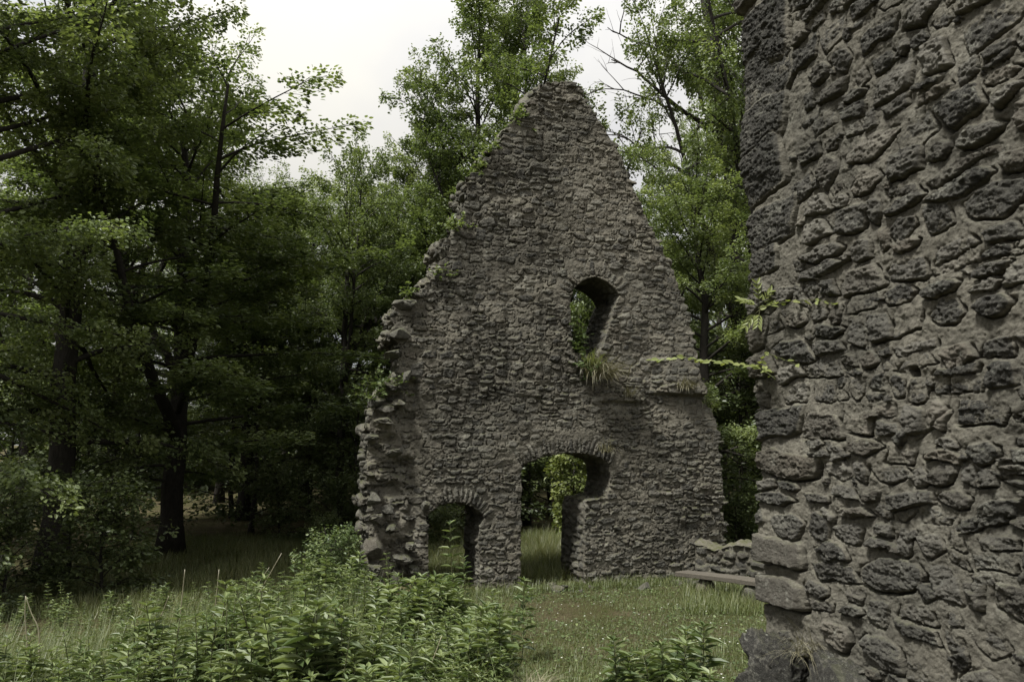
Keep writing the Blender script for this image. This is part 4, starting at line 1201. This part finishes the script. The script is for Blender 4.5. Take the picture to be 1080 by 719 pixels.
# dry stalks standing over the weed bed
for k, (pts, lb) in enumerate((([(30, 682, 6.4), (26, 655, 6.4), (27, 628, 6.4)], 'short dry stalk at the far left over the weeds'),
                               ([(44, 664, 6.6), (34, 650, 6.6), (27, 628, 6.6)], 'bent pale stalk leaning left over the weeds'),
                               ([(188, 665, 7.3), (192, 630, 7.3), (195, 600, 7.3)], 'thin upright dry stalk left of the pair of long stalks'),
                               ([(222, 670, 7.6), (227, 640, 7.6), (231, 600, 7.6)], 'straight pale stalk standing over the weed bed'),
                               ([(258, 650, 8.0), (275, 622, 8.0), (297, 583, 8.0)], 'long pale stalk leaning to the right before the glade'),
                               ([(255, 640, 8.3), (270, 618, 8.3), (284, 598, 8.3)], 'shorter stalk leaning right beside the long pale stalk'),
                               ([(160, 668, 7.0), (172, 645, 7.0), (178, 628, 7.0)], 'dry curved stalk among the left weeds'),
                               ([(440, 735, 6.0), (455, 700, 6.0), (466, 670, 6.0)], 'pale grass stalk crossing the dark weeds near the centre'))):
    P = np.array([at_depth(*p) for p in pts]); P0 = P[0].copy(); P0[2] = float(ground_z(P0[0], P0[1])); b_ = MB()
    P = np.vstack([P0, P]); t = np.array([0, .25, .6, 1.0]); tn = np.linspace(0, 1, 12); Q = np.stack([np.interp(tn, t, P[:, i]) for i in range(3)], 1)
    for _ in range(3): Q[1:-1] = (Q[:-2] + Q[1:-1] * 2 + Q[2:]) / 4
    b_.tube(Q - P0, np.linspace(.0062, .0035, 12), 5)
    tag(link('dry_stalk', b_.mesh('dry_stalk'), M_DRY, None, P0), lb, 'dry stalk')

# mossy earth mound by the torn stub, dry grass on the hummock
mp_ = at_depth(418, 632, 11.7)
tag(link('earth_mound', rock_mesh('earth_mound', (1.0, .8, .5), 91, 30, .2, .12), M_MOSS, None, (mp_[0], mp_[1], mp_[2] - .08)), 'brown mossy earth mound at the foot of the torn wall stub', 'earth mound')
hz_ = float(ground_z(.15, 6.15))
tuft('dry_grass', (.13, 6.1, hz_), 260, .22, .005, 1.4, 1.2, M_DRY, 'matted dry grass on the bare hummock at the bottom centre', seed=460, tone=.25).scale = (2.0, 2.0, .7)

# ------------------------------------------------------------------ sky, sun, camera
w = bpy.data.worlds.new('World'); C.world = w; w.use_nodes = True
nt = w.node_tree; nt.nodes.clear(); g = NT(nt)
sky = g.n('ShaderNodeTexSky', sky_type='NISHITA', sun_disc=False)
SUN_EL, SUN_AZ = rad(60), rad(226)          # azimuth clockwise from +Y; the light comes over the left shoulder
sky.sun_elevation = SUN_EL; sky.sun_rotation = SUN_AZ
tc = g.n('ShaderNodeTexCoord').outputs['Generated']
cl = g.noise(tc, 2.2, 5, .55)
cloud = g.mix(g.mapr(cl, .35, .65), (6.6, 6.6, 6.8), (8.5, 8.25, 7.55))
up_ = g.n('ShaderNodeSeparateXYZ'); g.l(tc, up_.inputs[0])
cloud = g.mix(1.0, cloud, g.mapr(up_.outputs[2], 0, 1, .4, 2.0), 'MULTIPLY')     # an overcast sky is brightest overhead
c = g.mix(g.mapr(cl, .25, .5, .8, .95), sky.outputs[0], cloud)
bg = g.n('ShaderNodeBackground'); bg.inputs[1].default_value = .051; g.l(c, bg.inputs[0])
out = g.n('ShaderNodeOutputWorld'); g.l(bg.outputs[0], out.inputs[0])
sl = bpy.data.lights.new('sun', 'SUN'); sl.energy = 3.3; sl.angle = rad(10); sl.color = (1, .98, .915)
so = bpy.data.objects.new('sun', sl); COL.objects.link(so)
dirv = Vector((math.sin(SUN_AZ) * math.cos(SUN_EL), math.cos(SUN_AZ) * math.cos(SUN_EL), math.sin(SUN_EL)))
so.rotation_euler = dirv.to_track_quat('Z', 'Y').to_euler(); so.location = (-6, -10, 20)

cam = bpy.data.cameras.new('camera'); co_ = bpy.data.objects.new('camera', cam); COL.objects.link(co_)
cam.sensor_width = 36; cam.lens = F / 1080 * 36; cam.clip_end = 1500
co_.location = EYE; co_.rotation_euler = (math.pi / 2 + PITCH, 0, 0); C.camera = co_
vs = C.view_settings; vs.view_transform = 'Standard'; vs.look = 'None'; vs.gamma = 1; vs.exposure = 1.2; vs.use_curve_mapping = False
C.cycles.max_bounces = 10; C.cycles.diffuse_bounces = 6; C.cycles.transmission_bounces = 6; C.cycles.glossy_bounces = 2
C.cycles.use_adaptive_sampling = True
C.cycles.use_denoising = DEN
